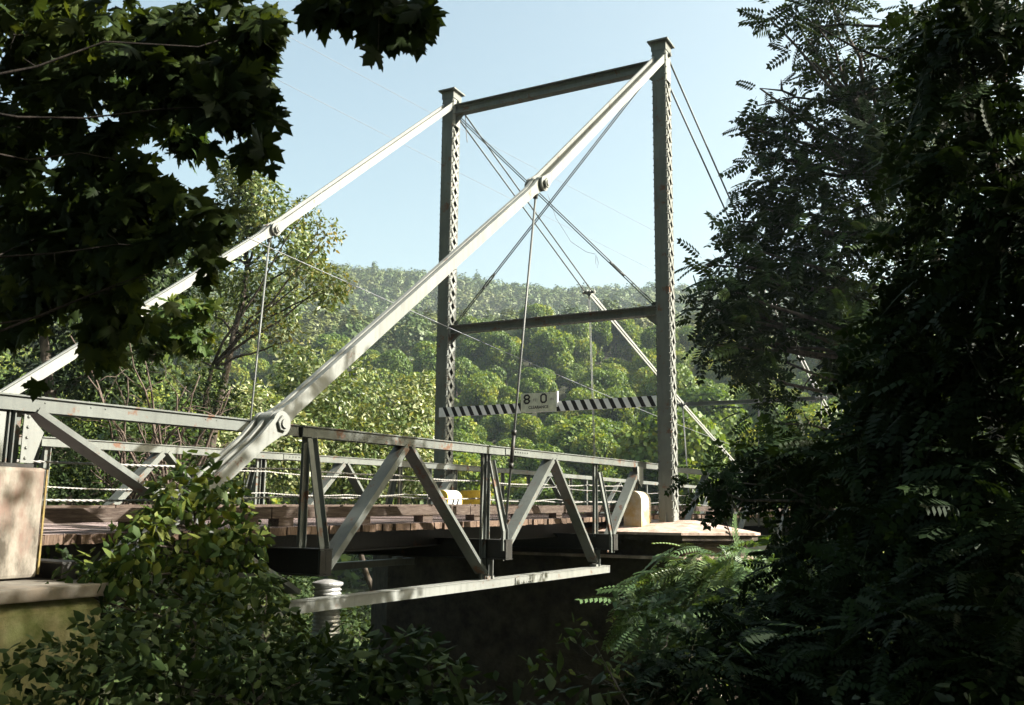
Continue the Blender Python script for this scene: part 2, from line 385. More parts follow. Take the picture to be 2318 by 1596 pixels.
def turnbuckle(m, c, d, L=.34, gap=.04):
    """open frame coupling on a rod"""
    c, d = Vector(c), Vector(d).normalized(); s = d.cross(Vector((0,0,1))); s = s.normalized() if s.length > .01 else Vector((1,0,0))
    a, b = c - d*L/2, c + d*L/2
    for q in (-1, 1): m.tube([a + s*q*gap*.5, a + d*.05 + s*q*gap, b - d*.05 + s*q*gap, b + s*q*gap*.5], .016, 6)
    m.cyl(a - d*.04, a + d*.05, .036, 8); m.cyl(b - d*.05, b + d*.04, .036, 8)
def brace_rod(a, b, tb, dx=.035, r=.013):
    a, b = Vector(a), Vector(b); m = MB()
    for q in (-1, 1): m.cyl(a + Vector((0, 0, q*dx)), b + Vector((0, 0, q*dx)), r, 8)
    m.rivet(a, (1, 0, 0), .07, .03); m.rivet(b, (1, 0, 0), .07, .03)
    o = m.obj('brace_rod', M['rod'], bridge, True)
    t = MB(); c = a.lerp(b, tb); turnbuckle(t, c, b-a, .42, .055); t.obj('turnbuckle', M['rod'], o, True)
brace_rod((.03, W-.24, 10.36), (.03, .27, 4.80), .83)
brace_rod((-.03, .30, 10.36), (-.03, W-.30, 4.80), .82)
m = MB(); m.tube([(0.02, W-.42, 10.40), (.02, W-.46, 9.9), (.01, W-.50, 9.62)], .012, 6); m.obj('broken_rod', M['rod'], bridge)
m = MB(); m.tube([(.03, 2.98, 7.85), (.03, 2.75, 7.2), (.03, 2.35, 6.55), (.03, 1.95, 6.25), (.03, 1.72, 6.17)], .006, 5)
m.tube([(.03, 1.70, 6.15), (.03, 1.71, 5.95), (.03, 1.67, 5.82), (.03, 1.64, 5.95), (.03, 1.68, 6.10)], .006, 5); m.obj('loose_wire', M['wire'], bridge)

# ---- eyebar chains
def eyebar(m, a, b, y, d=.15, t=.034, eye=.125, n=22):
    """flat bar with round eyes, in the plane y"""
    a, b = Vector((a[0], y, a[1])), Vector((b[0], y, b[1])); u = (b-a).normalized(); v = Vector((u.z, 0, -u.x))
    L = (b-a).length; out = []
    th = math.asin(min(1, d*.5/eye)); k = eye*math.cos(th)
    fl = .22
    def arc(c, base, sgn):
        for i in range(n+1):
            ang = th + .35 + (2*math.pi - 2*th - .7)*i/n
            out.append(c + (u*math.cos(ang)*sgn*eye + v*math.sin(ang)*eye*sgn))
    out.append(a + u*(k+fl) + v*d/2); arc(a, 0, 1); out.append(a + u*(k+fl) - v*d/2)
    out.append(b - u*(k+fl) - v*d/2); arc(b, 0, -1); out.append(b - u*(k+fl) + v*d/2)
    n2 = len(out); e = Vector((0, t, 0)); vs = [p - e*.5 for p in out] + [p + e*.5 for p in out]
    h = n2//2
    f1 = [tuple(reversed(range(h))), tuple(range(n2-1, h-1, -1)), tuple([h-1, 0, n2-1, h])]
    m.add(vs, f1[:2] + [tuple([0, h-1, h, n2-1])] + [tuple(reversed([i + n2 for i in q])) for q in f1[:2]] + [tuple(reversed([n2, n2+h-1, n2+h, 2*n2-1]))]
          + [(i, (i+1) % n2, n2 + (i+1) % n2, n2 + i) for i in range(n2)])
def pin(y0, c, half=.185, r=.055):
    m = MB(); m.cyl((c[0], y0-half, c[1]), (c[0], y0+half, c[1]), r, 16)
    for s in (-1, 1):
        a = y0 + s*half; m.cyl((c[0], a - s*.01, c[1]), (c[0], a + s*.012, c[1]), .085, 6); m.cyl((c[0], a + s*.012, c[1]), (c[0], a + s*.03, c[1]), .05, 14)
    return m.obj('pin', M['eyebar'], bridge, False)
J1, J2, A0 = (-6.50, 5.50), (-12.55, .97), (-15.7, -1.42)
KS = [(9.15, 7.62), (19.35, 4.83), (29.6, 2.25), (38.4, 2.25), (48.65, 4.83), (58.85, 7.62)]
for y0 in (0.0, W):
    top = (.04, 10.80)
    links = [(top, J1, (-.125, .125), .155), (J1, J2, (-.052, .052), .15), (J2, (A0[0], A0[1]), (-.125, 0, .125), .14)]
    for a, b, offs, d in links:
        for q in offs:
            m = MB(); eyebar(m, a, b, y0 + q, d, .060 if b == J2 else .040); o = m.obj('eyebar', M['eyebar'], bridge)
    pin(y0, J1); pin(y0, J2, .165)
    prev = top
    for i, k in enumerate(KS + [(68.0-.04, 10.80)]):
        m = MB()
        if i in (0, 6):
            for q in (-.13, .13): m.cyl((prev[0], y0+q, prev[1]), (k[0], y0+q, k[1]), .022, 8)
            for e in (k, prev): m.cyl((e[0], y0-.17, e[1]), (e[0], y0+.17, e[1]), .05, 10)
            m.obj('chain_rod', M['rod'], bridge, True)
        else:
            for q in (-.06, .06): eyebar(m, prev, k, y0 + q, .085, .03, .10, 14)
            m.obj('eyebar', M['eyebar'], bridge)
        if i < 6: pin(y0, k, .2, .045)
        prev = k
# ---- hanger rods
def hanger(a, b, side, double=False, main=True):
    a, b = Vector(a), Vector(b); m = MB(); u = (b-a).normalized()
    offs = (-.05, .05) if double else (0,)
    for q in offs: m.cyl(a + Vector((q, 0, 0)), b + Vector((q, 0, 0)), .019 if not double else .014, 8)
    m.prism([a + Vector((-.03, -.03, .02)), a + Vector((.03, -.03, .02)), a + Vector((.03, .03, .02)), a + Vector((-.03, .03, .02))], u*.22)
    o = m.obj('hanger_rod', M['rod'], bridge, True)
    if main:
        t = MB(); L = (b-a).length; c = b - u*1.38; t.cyl(c - u*.26, c + u*.26, .030, 10); t.cyl(c - u*.30, c - u*.22, .040, 8); t.cyl(c + u*.22, c + u*.30, .040, 8)
        t.obj('turnbuckle', M['darksteel'], o, True)
B0, B1, A1, B2, A2, B3, E1 = -14.95, -11.32, -9.32, -7.05, -4.75, -2.72, -.42
for y0, s in ((0.0, 1), (W, -1)):
    hanger((J1[0]-.03, y0, J1[1]-.06), (-7.12, y0 + s*.21, -.30), s)
    for k in KS: hanger((k[0], y0, k[1]-.05), (k[0], y0 + s*.25, -.25), s, True, False)

# ---- stiffening trusses of the side span
def side_truss(yt, out):
    """out = -1: outboard is -y"""
    zb = -.985
    def top_chord(xa, xb, n=1, drop=0):
        m = MB(); a, b = (xa, yt, zchord(xa)-.055-drop), (xb, yt, zchord(xb)-.055-drop)
        m.beam(a, b, .012, .115, (0,0,1), (-.075, 0)); m.beam(a, b, .012, .115, (0,0,1), (.075, 0)); m.beam(a, b, .20, .014, (0,0,1), (0, .0655))
        x = xa + .1
        while x < xb:
            if yt < 2:
                m.rivet((x, yt-.081, zchord(x)-.03-drop), (0,-1,0), .010, .006) if random.random() < .15 else None
                m.rivet((x, yt-.05, zchord(x)+.017-drop), (0,0,1), .012, .009); m.rivet((x, yt+.05, zchord(x)+.017-drop), (0,0,1), .012, .009)
            x += .15
        return m.obj('top_chord', M['steel'], bridge)
    top_chord(-18.0, B1-.22, drop=-.0); top_chord(B1-.14, -.43); top_chord(-.425, 2.0, drop=.004)
    # riveted splice
    sp = MB(); xs = -6.55; sp.box(xs-.02, xs+.85, yt-.095, yt-.083, zchord(xs)-.10, zchord(xs)-.01)
    for i in range(8): sp.rivet((xs+.14+.085*i, yt-.095, zchord(xs)-.045+.0145*.09*i), (0,-1,0), .016, .012)
    sp.obj('splice_plate', M['steel'], bridge)
    # bottom chord
    m = MB(); a, b = (B1-.9, yt, zb), (B3+.55, yt, zb)
    m.beam(a, b, .012, .125, (0,0,1), (-.08, 0)); m.beam(a, b, .012, .125, (0,0,1), (.08, 0)); m.beam(a, b, .19, .012, (0,0,1), (0, .0695)); m.beam(a, b, .155, .01, (0,0,1), (0, -.05))
    m.box(-6.2, -5.55, yt-.102, yt-.088, zb-.05, zb+.05)
    for i in range(8): m.rivet((-6.15+.08*i, yt-.102, zb-.03), (0,-1,0), .014, .01)
    m.obj('bottom_chord', M['eyebar'], bridge)
    # diagonals: a flat web with two edge flanges
    def diag(xa, za, xb, zb_, w=.20, flat=True):
        m = MB(); a, b = Vector((xa, yt, za)), Vector((xb, yt, zb_)); b = a.lerp(b, .875 if flat else 1); u = (b-a).normalized(); nrm = Vector((u.z, 0, -u.x))
        if nrm.z < 0: nrm = -nrm
        if flat:
            m.beam(a, b, w, .016, nrm); m.beam(a, b, .014, .075, nrm, (w/2-.007, -.045)); m.beam(a, b, .014, .075, nrm, (-w/2+.007, -.045))
        else:
            m.beam(a, b, .012, .040, nrm, (-w/2+.006, .026)); m.beam(a, b, .012, .040, nrm, (w/2-.006, .026)); m.beam(a, b, w, .012, nrm)
        return m.obj('diagonal', M['steel'], bridge)
    zt = lambda x: zchord(x) - .115
    diag(B0+.12, zt(B0), B1-.10, zb+.16, .22, False)
    diag(A1-.05, zt(A1)+.02, B1+.10, zb+.16); diag(A1+.06, zt(A1), B2-.10, zb+.16, .2, False)
    diag(A2-.05, zt(A2)+.02, B2+.12, zb+.16); diag(A2+.06, zt(A2), B3-.10, zb+.16, .2, False)
    diag(E1-.12, zt(E1)-.10, B3+.12, zb+.16)
    # verticals
    def post(x, pair=0.0, z0=-.9, leg=.075):
        m = MB()
        offs = (0,) if not pair else (-pair/2, pair/2)
        for i, q in enumerate(offs):
            m.angle((x+q, yt-.02, z0), (x+q, yt-.02, zt(x)+.02), leg, .011, (1, 0, 0) , 1, -1 if i else 1)
            m.angle((x+q, yt+.03, z0), (x+q, yt+.03, zt(x)+.02), leg, .011, (1, 0, 0), -1, -1 if i else 1)
        return m.obj('vertical_post', M['steel'], bridge)
    post(B1, 0, -.45); post(B2, .17, -.92); post(B3, 0, -.35); post(E1, .16, -.25)
    post(B0-.06, .12, .42, .08); post(B0-.45, .0, .42, .1)
    # gusset plates
    y = yt + out*.10
    def gp(pts, name='gusset_plate', yy=None, mat='steel', riv=()):
        g = MB(); yy = y if yy is None else yy; g.prism([(p[0], yy-.005, p[1]) for p in pts], (0, .010, 0))
        for p in riv: g.rivet((p[0], yy-.005, p[1]), (0,-1,0), .016, .012)
        g.obj(name, M[mat], bridge)
    gp([(E1-.20, zt(E1)+.02), (E1+.18, zt(E1)+.02), (E1+.18, .80), (E1+.06, .66), (E1-.16, .86)], mat='eyebar')
    yy = yt - out*.01 - .12
    gp([(B0+.00, .46), (B0+.11, .46), (B0+.19, .72), (B0+.06, .84), (B0+.00, .86)], 'end_plate', yy, 'eyebar', [(B0+.04, .50+.085*i) for i in range(5)])
    gp([(B0-.27, .46), (B0-.16, .46), (B0-.16, .86), (B0-.27, .86)], 'end_plate', yy, 'eyebar', [(B0-.22, .50+.085*i) for i in range(5)])
    # outriggers from the floor beam ends up to the chord
    ye = .21 if out < 0 else W - .21
    for x, zt_, zk in ((B1, .93, -.30), (B2, .90, -.18), (B3, .90, -.34)):
        m = MB(); yt0 = yt + out*.10
        for q in (-.028, .028):
            m.beam((x+q*1.6+.0, yt0, zt_), (x+q*1.6-.02, ye - out*.02, zk), .011, .075, (0, out, 0)); m.beam((x+q*1.6-.02, ye - out*.02, zk-.001), (x+q*1.6-.02, ye - out*.02, zk-.30), .011, .070, (0, out, 0))
        m.beam((x-.085, yt0+out*.035, zt_-.01), (x-.105, ye+out*.015, zk), .075, .009, (0, out, .01)); m.beam((x-.105, ye+out*.016, zk-.001), (x-.105, ye+out*.016, zk-.29), .07, .009, (0, out, .01))
        m.obj('outrigger', M['steel'], bridge)
    # short hangers between floor beams and bottom chord
    for x in (B2+.10, B3+.02):
        m = MB(); m.box(x-.035, x+.035, yt+out*.03-.006, yt+out*.03+.006, zb+.07, -.55); m.box(x-.006, x+.006, yt+out*.03-.07, yt+out*.03-.008, zb+.075, -.56); m.box(x-.12, x+.09, yt-.07, yt+.07, zb+.078, zb+.12); m.obj('bearing_strut', M['eyebar'], bridge)
side_truss(TN, -1); side_truss(TF, 1)

# ---- floor beams, stringers, deck
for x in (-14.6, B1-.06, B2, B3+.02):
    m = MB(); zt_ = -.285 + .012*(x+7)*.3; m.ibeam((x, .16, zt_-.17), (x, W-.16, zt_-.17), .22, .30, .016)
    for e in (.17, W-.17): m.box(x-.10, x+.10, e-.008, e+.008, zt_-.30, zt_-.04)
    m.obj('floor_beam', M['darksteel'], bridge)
for k in range(6):
    x = 4.5 + 5.1*k*2; m = MB(); m.ibeam((x, .16, -.45), (x, W-.16, -.45), .22, .30, .016); m.obj('floor_beam', M['darksteel'], bridge)
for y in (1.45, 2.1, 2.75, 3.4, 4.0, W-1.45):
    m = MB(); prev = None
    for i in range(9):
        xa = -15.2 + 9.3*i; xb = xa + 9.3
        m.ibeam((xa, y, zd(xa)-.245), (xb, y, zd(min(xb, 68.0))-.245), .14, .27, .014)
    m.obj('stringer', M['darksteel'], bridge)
# deck planks laid across: one part, each plank with its own tone
def plank_deck(xa, xb):
    vs, fs, tint = [], [], []; x = xa; r = random.Random(5)
    while x < xb:
        w = r.uniform(.13, .19); g = .008; z1 = zd(x) + r.uniform(-.004, .004); z0 = z1 - r.uniform(.085, .10)
        ya = .84 + r.uniform(-.03, .03); yb = W - .84 + r.uniform(-.05, .05); n = len(vs)
        for yy in (ya, yb):
            for (xx, zz) in ((x, z0), (x+w-g, z0), (x+w-g, z1), (x, z1)): vs.append((xx, yy, zz))
        fs += [(n, n+1, n+2, n+3), (n+7, n+6, n+5, n+4), (n, n+4, n+5, n+1), (n+1, n+5, n+6, n+2), (n+2, n+6, n+7, n+3), (n+3, n+7, n+4, n)]
        tint += [r.random()]*6; x += w
    me = bpy.data.meshes.new('deck'); me.from_pydata(vs, [], fs); a = me.attributes.new('tint', 'FLOAT', 'FACE'); a.data.foreach_set('value', tint)
    me.materials.append(M['plank']); me.materials.append(M['deck'])
    for i, p in enumerate(me.polygons): p.material_index = 1 if i % 6 == 4 else 0
    o = bpy.data.objects.new('deck', me); COL.objects.link(o); o.parent = bridge; o.matrix_parent_inverse = Matrix.Translation(-Vector(bridge.location)); return o
plank_deck(-15.15, 68.0)
r = random.Random(3)
def kerb_run(y, x0, x1, Ls):
    x = x0; i = 0
    while x < x1:
        L = Ls[i % len(Ls)] if i < len(Ls) else 4.2; xe = min(x + L, x1); dz = r.uniform(-.006, .006)
        m = MB(); a, b = (x, y, zd(x)+.165+dz), (xe-.02, y, zd(xe)+.165+dz); m.beam(a, b, .17, .135)
        xx = x + .3
        while xx < xe - .2:
            m.rivet((xx, y, zd(xx)+.232+dz), (0,0,1), .03, .02); xx += 1.1
        t = m.obj('kerb_timber', M['timber'], bridge)
        xx = x + .25
        while xx < xe - .1:
            b2 = MB(); b2.box(xx-.13, xx+.13, y-.082, y+.082, zd(xx)+.002, zd(xx)+.100); b2.obj('kerb_block', M['timber'], t); xx += 1.55 if xe < 5 else 4
        x = xe; i += 1
kerb_run(1.14, -15.0, 22, [3.7, 4.6, 4.9, 4.5]); kerb_run(W-1.14, -15.0, 22, [4.4, 3.9, 4.7])
# ---- wire rope guard cables, two on each side
def cable(y, zf, xs, sag, name='guard_cable'):
    m = MB(); pts = []
    for xa, xb in zip(xs, xs[1:]):
        for i in range(8):
            t = i/8; x = xa + (xb-xa)*t; pts.append((x, y + .01*math.sin(x*3), zf(x) - sag*4*t*(1-t)))
    pts.append((xs[-1], y, zf(xs[-1]))); 
    for s in (0, 1):      # two twisted strands
        q = []
        for a, b in zip(pts, pts[1:]):
            a, b = Vector(a), Vector(b); L = (b-a).length; k = max(2, int(L/.035))
            for j in range(k):
                p = a.lerp(b, j/k); ph = p.x*2*math.pi/.14 + math.pi*s; q.append(p + Vector((0, .0065*math.cos(ph), .0065*math.sin(ph))))
        m.tube(q, .0075, 5)
    return m.obj(name, M['cable'], bridge, True)
P0 = [-15.1, B1, A1, B2, A2, B3, E1]
cable(TF-.13, lambda x: zd(x)+.80+.04*math.sin(x*.5), P0, .02); cable(TF-.13, lambda x: zd(x)+.45+.03*math.cos(x*.6), P0, .025)
cable(TN+.14, lambda x: zd(x)+.64+.03*math.sin(x*.5+1), P0, .02); cable(TN+.14, lambda x: zd(x)+.34+.03*math.sin(x*.5), P0, .025)
cable(TF-.13, lambda x: zd(x)+.75, [.9, 5, 9.5, 14, 18.5, 23], .05); cable(TF-.13, lambda x: zd(x)+.40, [.9, 5, 9.5, 14, 18.5, 23], .05)
# slender guard posts on the far side
for x in (-1.6, 1.9, 3.4, 6.2):
    m = MB(); m.angle((x, TF-.06, zd(x)-.2), (x, TF-.06, zd(x)+1.05), .075, .01, (1,0,0)); m.obj('guard_post', M['steel'], bridge)
# ---- main span trusses (simple pattern repeated to the other tower)
for yt, out in ((TN, -1), (TF, 1)):
    m = MB(); xs = [2.0 + 2.75*i for i in range(25)]
    for a, b in zip(xs, xs[1:]):
        pa, pb = (a, yt, zchord(a)-.055), (b, yt, zchord(b)-.055)
        m.beam(pa, pb, .17, .115)
    m.obj('top_chord', M['steel'], bridge)
    m = MB()
    for a, b in zip(xs, xs[1:]): m.beam((a, yt, zd(a)-1.05), (b, yt, zd(b)-1.05), .16, .12)
    m.obj('bottom_chord', M['steel'], bridge)
    for i in range(0, 22, 1):
        a, b = xs[i], xs[i+1]
        if i > 11: continue
        m = MB()
        if i % 2 == 0: m.beam((a, yt, zd(a)-.98), (b, yt, zchord(b)-.12), .15, .03); 
        else: m.beam((a, yt, zchord(a)-.12), (b, yt, zd(b)-.98), .15, .03)
        m.obj('diagonal', M['steel'], bridge)
        if i % 2 == 0:
            p = MB(); p.beam((a, yt, zd(a)-.98), (a, yt, zchord(a)-.12), .08, .08, (1,0,0)); p.obj('vertical_post', M['steel'], bridge)
# cross strut between the two chains
for k in (KS[1], KS[4]):
    m = MB(); m.ibeam((k[0], .2, k[1]-.02), (k[0], W-.2, k[1]-.02), .16, .16, .02); m.obj('cross_strut', M['steel'], bridge)

# ================================================================== CLEARANCE SIGN
sign = tag(empty('clearance_sign', (-.21, W/2, 2.55)), 'black and white striped clearance board with an 8 FT 0 IN panel between the towers', 'sign')
m = MB(); yb0, yb1 = .17, W+.02; zl, zr = 2.535, 2.565; hh = .118; X0 = -.225
def bz(y): return zr + (zl-zr)*(y-yb0)/(yb1-yb0)
m.prism([(X0, yb0, bz(yb0)-hh), (X0, yb1, bz(yb1)-hh), (X0, yb1, bz(yb1)+hh), (X0, yb0, bz(yb0)+hh)], (.022, 0, 0))
board = m.obj('striped_board', M['white'], sign)
s_ = MB(); s2_ = MB(); pit = .232; y = yb0 + .06; i = 0; sl = .115
while y + pit < yb1 + .02:
    if not (2.66 < y < 3.42):
        a, b = y, y + pit*.46
        e = .001; za, zb_ = bz(y)-hh+e, bz(y)+hh-e
        # slanted like a backslash seen from the road: image right is -y
        (s_ if y < 3 else s2_).prism([(X0-.003, a-sl/2, za), (X0-.003, b-sl/2, za), (X0-.003, b+sl/2, zb_), (X0-.003, a+sl/2, zb_)], (.0028, 0, 0))
    y += pit
s_.obj('black_stripes', M['black'], board); s2_.obj('black_stripes', M['black'], board)
m = MB(); ya, yb_, z0, z1 = 2.60, 3.525, 2.44, 2.885
m.box(X0-.030, X0-.006, ya, yb_, z0, z1); pan = m.obj('sign_panel', M['signwhite'], sign)
m = MB(); m.box(X0-.033, X0+.03, ya-.035, ya-.001, z0+.10, z1+.02); m.obj('panel_edge', M['white'], pan)
def strokes(m, cy_, cz_, w, h, t, kind):
    """octagonal road sign numerals drawn as strokes; +u is image right = -y"""
    def seg(u0, v0, u1, v1):
        m.beam((X0-.0325, cy_-u0, cz_+v0), (X0-.0325, cy_-u1, cz_+v1), t, .004, (1, 0, 0))
    def ring(v0, v1, c=.28):
        c *= w; p = [(-w/2, v0+c), (-w/2, v1-c), (-w/2+c, v1), (w/2-c, v1), (w/2, v1-c), (w/2, v0+c), (w/2-c, v0), (-w/2+c, v0)]
        for q, r_ in zip(p, p[1:]+p[:1]):
            d = Vector((r_[0]-q[0], r_[1]-q[1])).normalized()*t*.35; seg(q[0]-d.x, q[1]-d.y, r_[0]+d.x, r_[1]+d.y)
    if kind == '0': ring(-h/2, h/2)
    else: ring(-h/2, .0); ring(0.0, h/2)
m = MB(); strokes(m, 3.365, 2.745, .135, .19, .040, '8'); strokes(m, 2.925, 2.750, .135, .19, .040, '0')
m.obj('numerals', M['letter'], pan, recalc=True)
def word(txt, cyy, czz, size, mat, wx=1.0):
    c = bpy.data.curves.new('word', 'FONT'); c.body = txt; c.size = size; c.align_x = 'CENTER'; c.align_y = 'CENTER'; c.extrude = .0015; c.offset = .002
    t = bpy.data.objects.new('word', c); COL.objects.link(t); bpy.context.view_layer.update()
    me = bpy.data.meshes.new_from_object(t); bpy.data.objects.remove(t)
    for v in me.vertices:
        u, w_ = v.co.x*wx, v.co.y; v.co = Vector((X0-.0335 - v.co.z, cyy - u, czz + w_))
    me.materials.clear(); me.materials.append(mat); me.name = 'lettering'
    o = bpy.data.objects.new('lettering', me); COL.objects.link(o); o.parent = pan
    return o
word('FT', 3.155, 2.715, .085, M['letter2']); word('IN', 2.705, 2.720, .085, M['letter2']); word('CLEARANCE', 3.06, 2.545, .098, M['letter'], .95)
for y in (2.78, 3.34):
    m = MB(); m.cyl((X0-.034, y, 2.86), (X0-.030, y, 2.86), .008, 8); m.obj('bolt', M['darksteel'], pan)

# ================================================================== GROUND, RIVER, PIERS
def sm(t): t = max(0., min(1., t)); return t*t*(3-2*t)
FH = Vector((F.x, F.y)).normalized(); RH = Vector((R.x, R.y)).normalized()
def hill_h(v, u):
    n1 = noise.noise(Vector((u*.011, v*.008, 3.1))); n2 = noise.noise(Vector((u*.0045+7, v*.004, 1.7)))
    near = 40*sm((v-78)/165) + n1*9*sm((v-80)/80) - .012*u*sm((v-90)/100)
    far = (98 - .018*u + 7*math.sin(u*.009+.6) + n2*12 - 9*sm((u+90)/115))*sm((v-285)/290)
    return near + far
def height(x, y):
    d = Vector((x-CX, y-CY)); v, u = d.dot(FH), d.dot(RH)
    edge = 1.5 + 16*sm((y-6)/12) + 1.2*math.sin(y*.35)
    if x < -16.5 and 0.2 < y < W-.2: return zd(-15) - .12
    s_ = x - edge
    if s_ < 0: z = -1.62 - 4.4*sm((s_+16)/15.5) + (.5*sm((y-8)/10))
    else: z = -6.4 + 3.6*sm((s_-42)/8)
    if 46 < s_ and 66 < x < 82 and 0 < y < W: return -.1
    z += noise.noise(Vector((x*.4, y*.4, 0)))*.22 + noise.noise(Vector((x*1.7, y*1.7, 4)))*.06
    return z + hill_h(v, u)
def ground():
    vs = [-60 + 62*(i/14) for i in range(14)] + [2 + .62*i for i in range(70)] + [45.5 + 3.2*i for i in range(20)]
    v = vs[-1]
    while v < 1100: v += 5 + v*.012; vs.append(v)
    NS = 150; V = []; Fc = []
    for v in vs:
        for j in range(NS+1):
            s_ = -1.25 + 2.5*j/NS; u = (abs(s_)**1.35)*math.copysign(1, s_)*(75 + .82*v if v > -60 else 40)
            x = CX + FH.x*v + RH.x*u; y = CY + FH.y*v + RH.y*u; V.append((x, y, height(x, y)))
    for i in range(len(vs)-1):
        for j in range(NS):
            a = i*(NS+1)+j; Fc.append((a, a+1, a+NS+2, a+NS+1))
    m = MB(); m.v = V; m.f = Fc; return m.obj('ground', M['soil'], None, True, False)
tag(ground(), kind='structure')
wm, n_, l_, p_ = newmat('river_water'); p_.inputs['Base Color'].default_value = (.012, .014, .008, 1); p_.inputs['Roughness'].default_value = .06
bump(n_, l_, p_, noise_node(n_, l_, 2.2, 4, .6, texco(n_, l_, (1, .6, 1))).outputs[0], .25, .03)
m = MB(); m.add([(-2, -160, -5.75), (75, -160, -5.75), (75, 260, -5.75), (-2, 260, -5.75)], [(0,1,2,3)]); tag(m.obj('river_water', wm, None, False, False), kind='structure')
m = MB(); m.box(-60, -15.2, .9, W-.9, zd(-15)-.09, zd(-15)-.005); tag(m.obj('road', M['road']), kind='structure')

def rough_box(name, mat, x0, x1, y0, y1, z0, z1, bev=.05, parent=None, seg=2, jit=.006):
    import bmesh
    bm = bmesh.new(); bmesh.ops.create_cube(bm, size=1)
    for v in bm.verts: v.co = Vector((x0 + (v.co.x+.5)*(x1-x0), y0 + (v.co.y+.5)*(y1-y0), z0 + (v.co.z+.5)*(z1-z0)))
    bmesh.ops.bevel(bm, geom=bm.edges[:], offset=bev, segments=seg, profile=.6, affect='EDGES')
    for v in bm.verts: v.co += Vector([noise.noise(v.co*3+Vector((k*9, 0, 0)))*jit*2 for k in range(3)])
    me = bpy.data.meshes.new(name); bm.to_mesh(me); bm.free(); me.materials.append(mat)
    o = bpy.data.objects.new(name, me); COL.objects.link(o)
    if parent is not None: o.parent = parent; o.matrix_parent_inverse = Matrix.Translation(-world_loc(parent))
    return o
# river pier with pointed nose
pier = tag(empty('river_pier', (.3, W/2, -6.4)), 'stone bridge pier with a pink pointed top ledge carrying the lattice towers over the river', 'pier')
def pier_poly(x0, x1, ya, nose, z, grow=0):
    xm = (x0+x1)/2; return [(x0-grow, ya, z), (x0-grow, -.75, z), (xm-.25, nose-grow, z), (xm+.25, nose-grow, z), (x1+grow, -.75, z), (x1+grow, ya, z), (x1+grow, W+.75, z), (xm, W+2.1, z), (x0-grow, W+.75, z)]
m = MB(); m.prism(pier_poly(-1.35, 1.5, .5, -1.75, -.42, .08), (0, 0, .105)); m.obj('pier_cap', M['shaded_stone'], pier)
po = pier_poly(-1.35, 1.5, .5, -1.75, -.262, .14); m = MB(); nn = len(po); r0_, r1_ = (.08, -.55, -.02), (.08, W+.6, -.02)
m.add([Vector(q) - Vector((0, 0, .05)) for q in po] + po + [r0_, r1_], [tuple(reversed(range(nn)))] + [(i, (i+1) % nn, nn+(i+1) % nn, nn+i) for i in range(nn)] + [(nn+1, nn+2, 2*nn), (nn+2, nn+3, 2*nn), (nn+3, nn+4, 2*nn), (nn, nn+1, 2*nn, 2*nn+1), (nn+4, nn+5, 2*nn+1, 2*nn), (nn+5, nn+6, 2*nn+1), (nn+6, nn+7, 2*nn+1), (nn+7, nn+8, 2*nn+1), (nn+8, nn, 2*nn+1)])
m.obj('sloped_coping', M['stone'], pier)
m = MB(); m.prism(pier_poly(-1.2, 1.35, .5, -1.6, -.74), (0, 0, .318)); m.obj('upper_course', M['shaded_stone'], pier)
m = MB(); m.prism(pier_poly(-1.3, 1.45, .5, -1.7, -.80, .08), (0, 0, .058)); m.obj('string_course', M['stone'], pier)
m = MB(); m.prism(pier_poly(-1.15, 1.3, .5, -1.55, -7.5), (0, 0, 6.696)); m.obj('pier_shaft', M['shaded_stone'], pier)
# rounded pedestals beside the towers; three are striped yellow on the road side
def pedestal(x, y0, y1, z0, z1, r, label, striped, group=None, L=.50):
    p = tag(empty('pedestal', (x, (y0+y1)/2, z0)), label, 'pedestal', group)
    def prof(g, h=0, both=True):
        q = [(y1+g, z0), (y0-g, z0)]
        for i in range(9):
            a = math.pi/2*i/8; q.append((y0 + r - (r+g)*math.cos(a), z1 - r + (r+g)*math.sin(a)))
        return q + [(y1 - r*.6, z1+g), (y1+g, z1 - r*.6)]
    m = MB(); m.prism([(x-L/2, a, b) for a, b in prof(0)], (L, 0, 0)); b = m.obj('block', M['yellow'] if striped else M['cream'], p)
    if striped:
        f = MB(); f.prism([(x-L/2+.03, a, b2) for a, b2 in prof(.004)], (L-.06, 0, 0)); f.obj('painted_face', M['white'], b)
        hh = z1 - r*.55 - z0
        for k in range(2 if L < .6 else 3):
            c = x - L/2 + .10 + .20*k; s_ = MB(); s_.prism([(c, y0-.007, z0+.02), (c+.075, y0-.007, z0+.02), (c+.075+.14, y0-.007, z0+.02+hh*.72), (c+.14, y0-.007, z0+.02+hh*.72)], (0, .0025, 0))
            if c + .215 < x + L/2: s_.obj('black_stripe', M['black'], b)
    return p
pedestal(-.82, 4.95, 5.30, zd(0)+.02, .60, .17, 'yellow and black striped pedestal with rounded top in front of the far tower', True, L=.66)
pedestal(.12, 4.62, 5.25, zd(0)+.02, .62, .06, 'yellow square-topped pedestal just past the foot of the far tower', True, L=.42)
pedestal(-.60, .30, .70, -.24, .585, .20, 'cream rounded concrete pedestal under the chord end beside the near tower', False, L=.60)
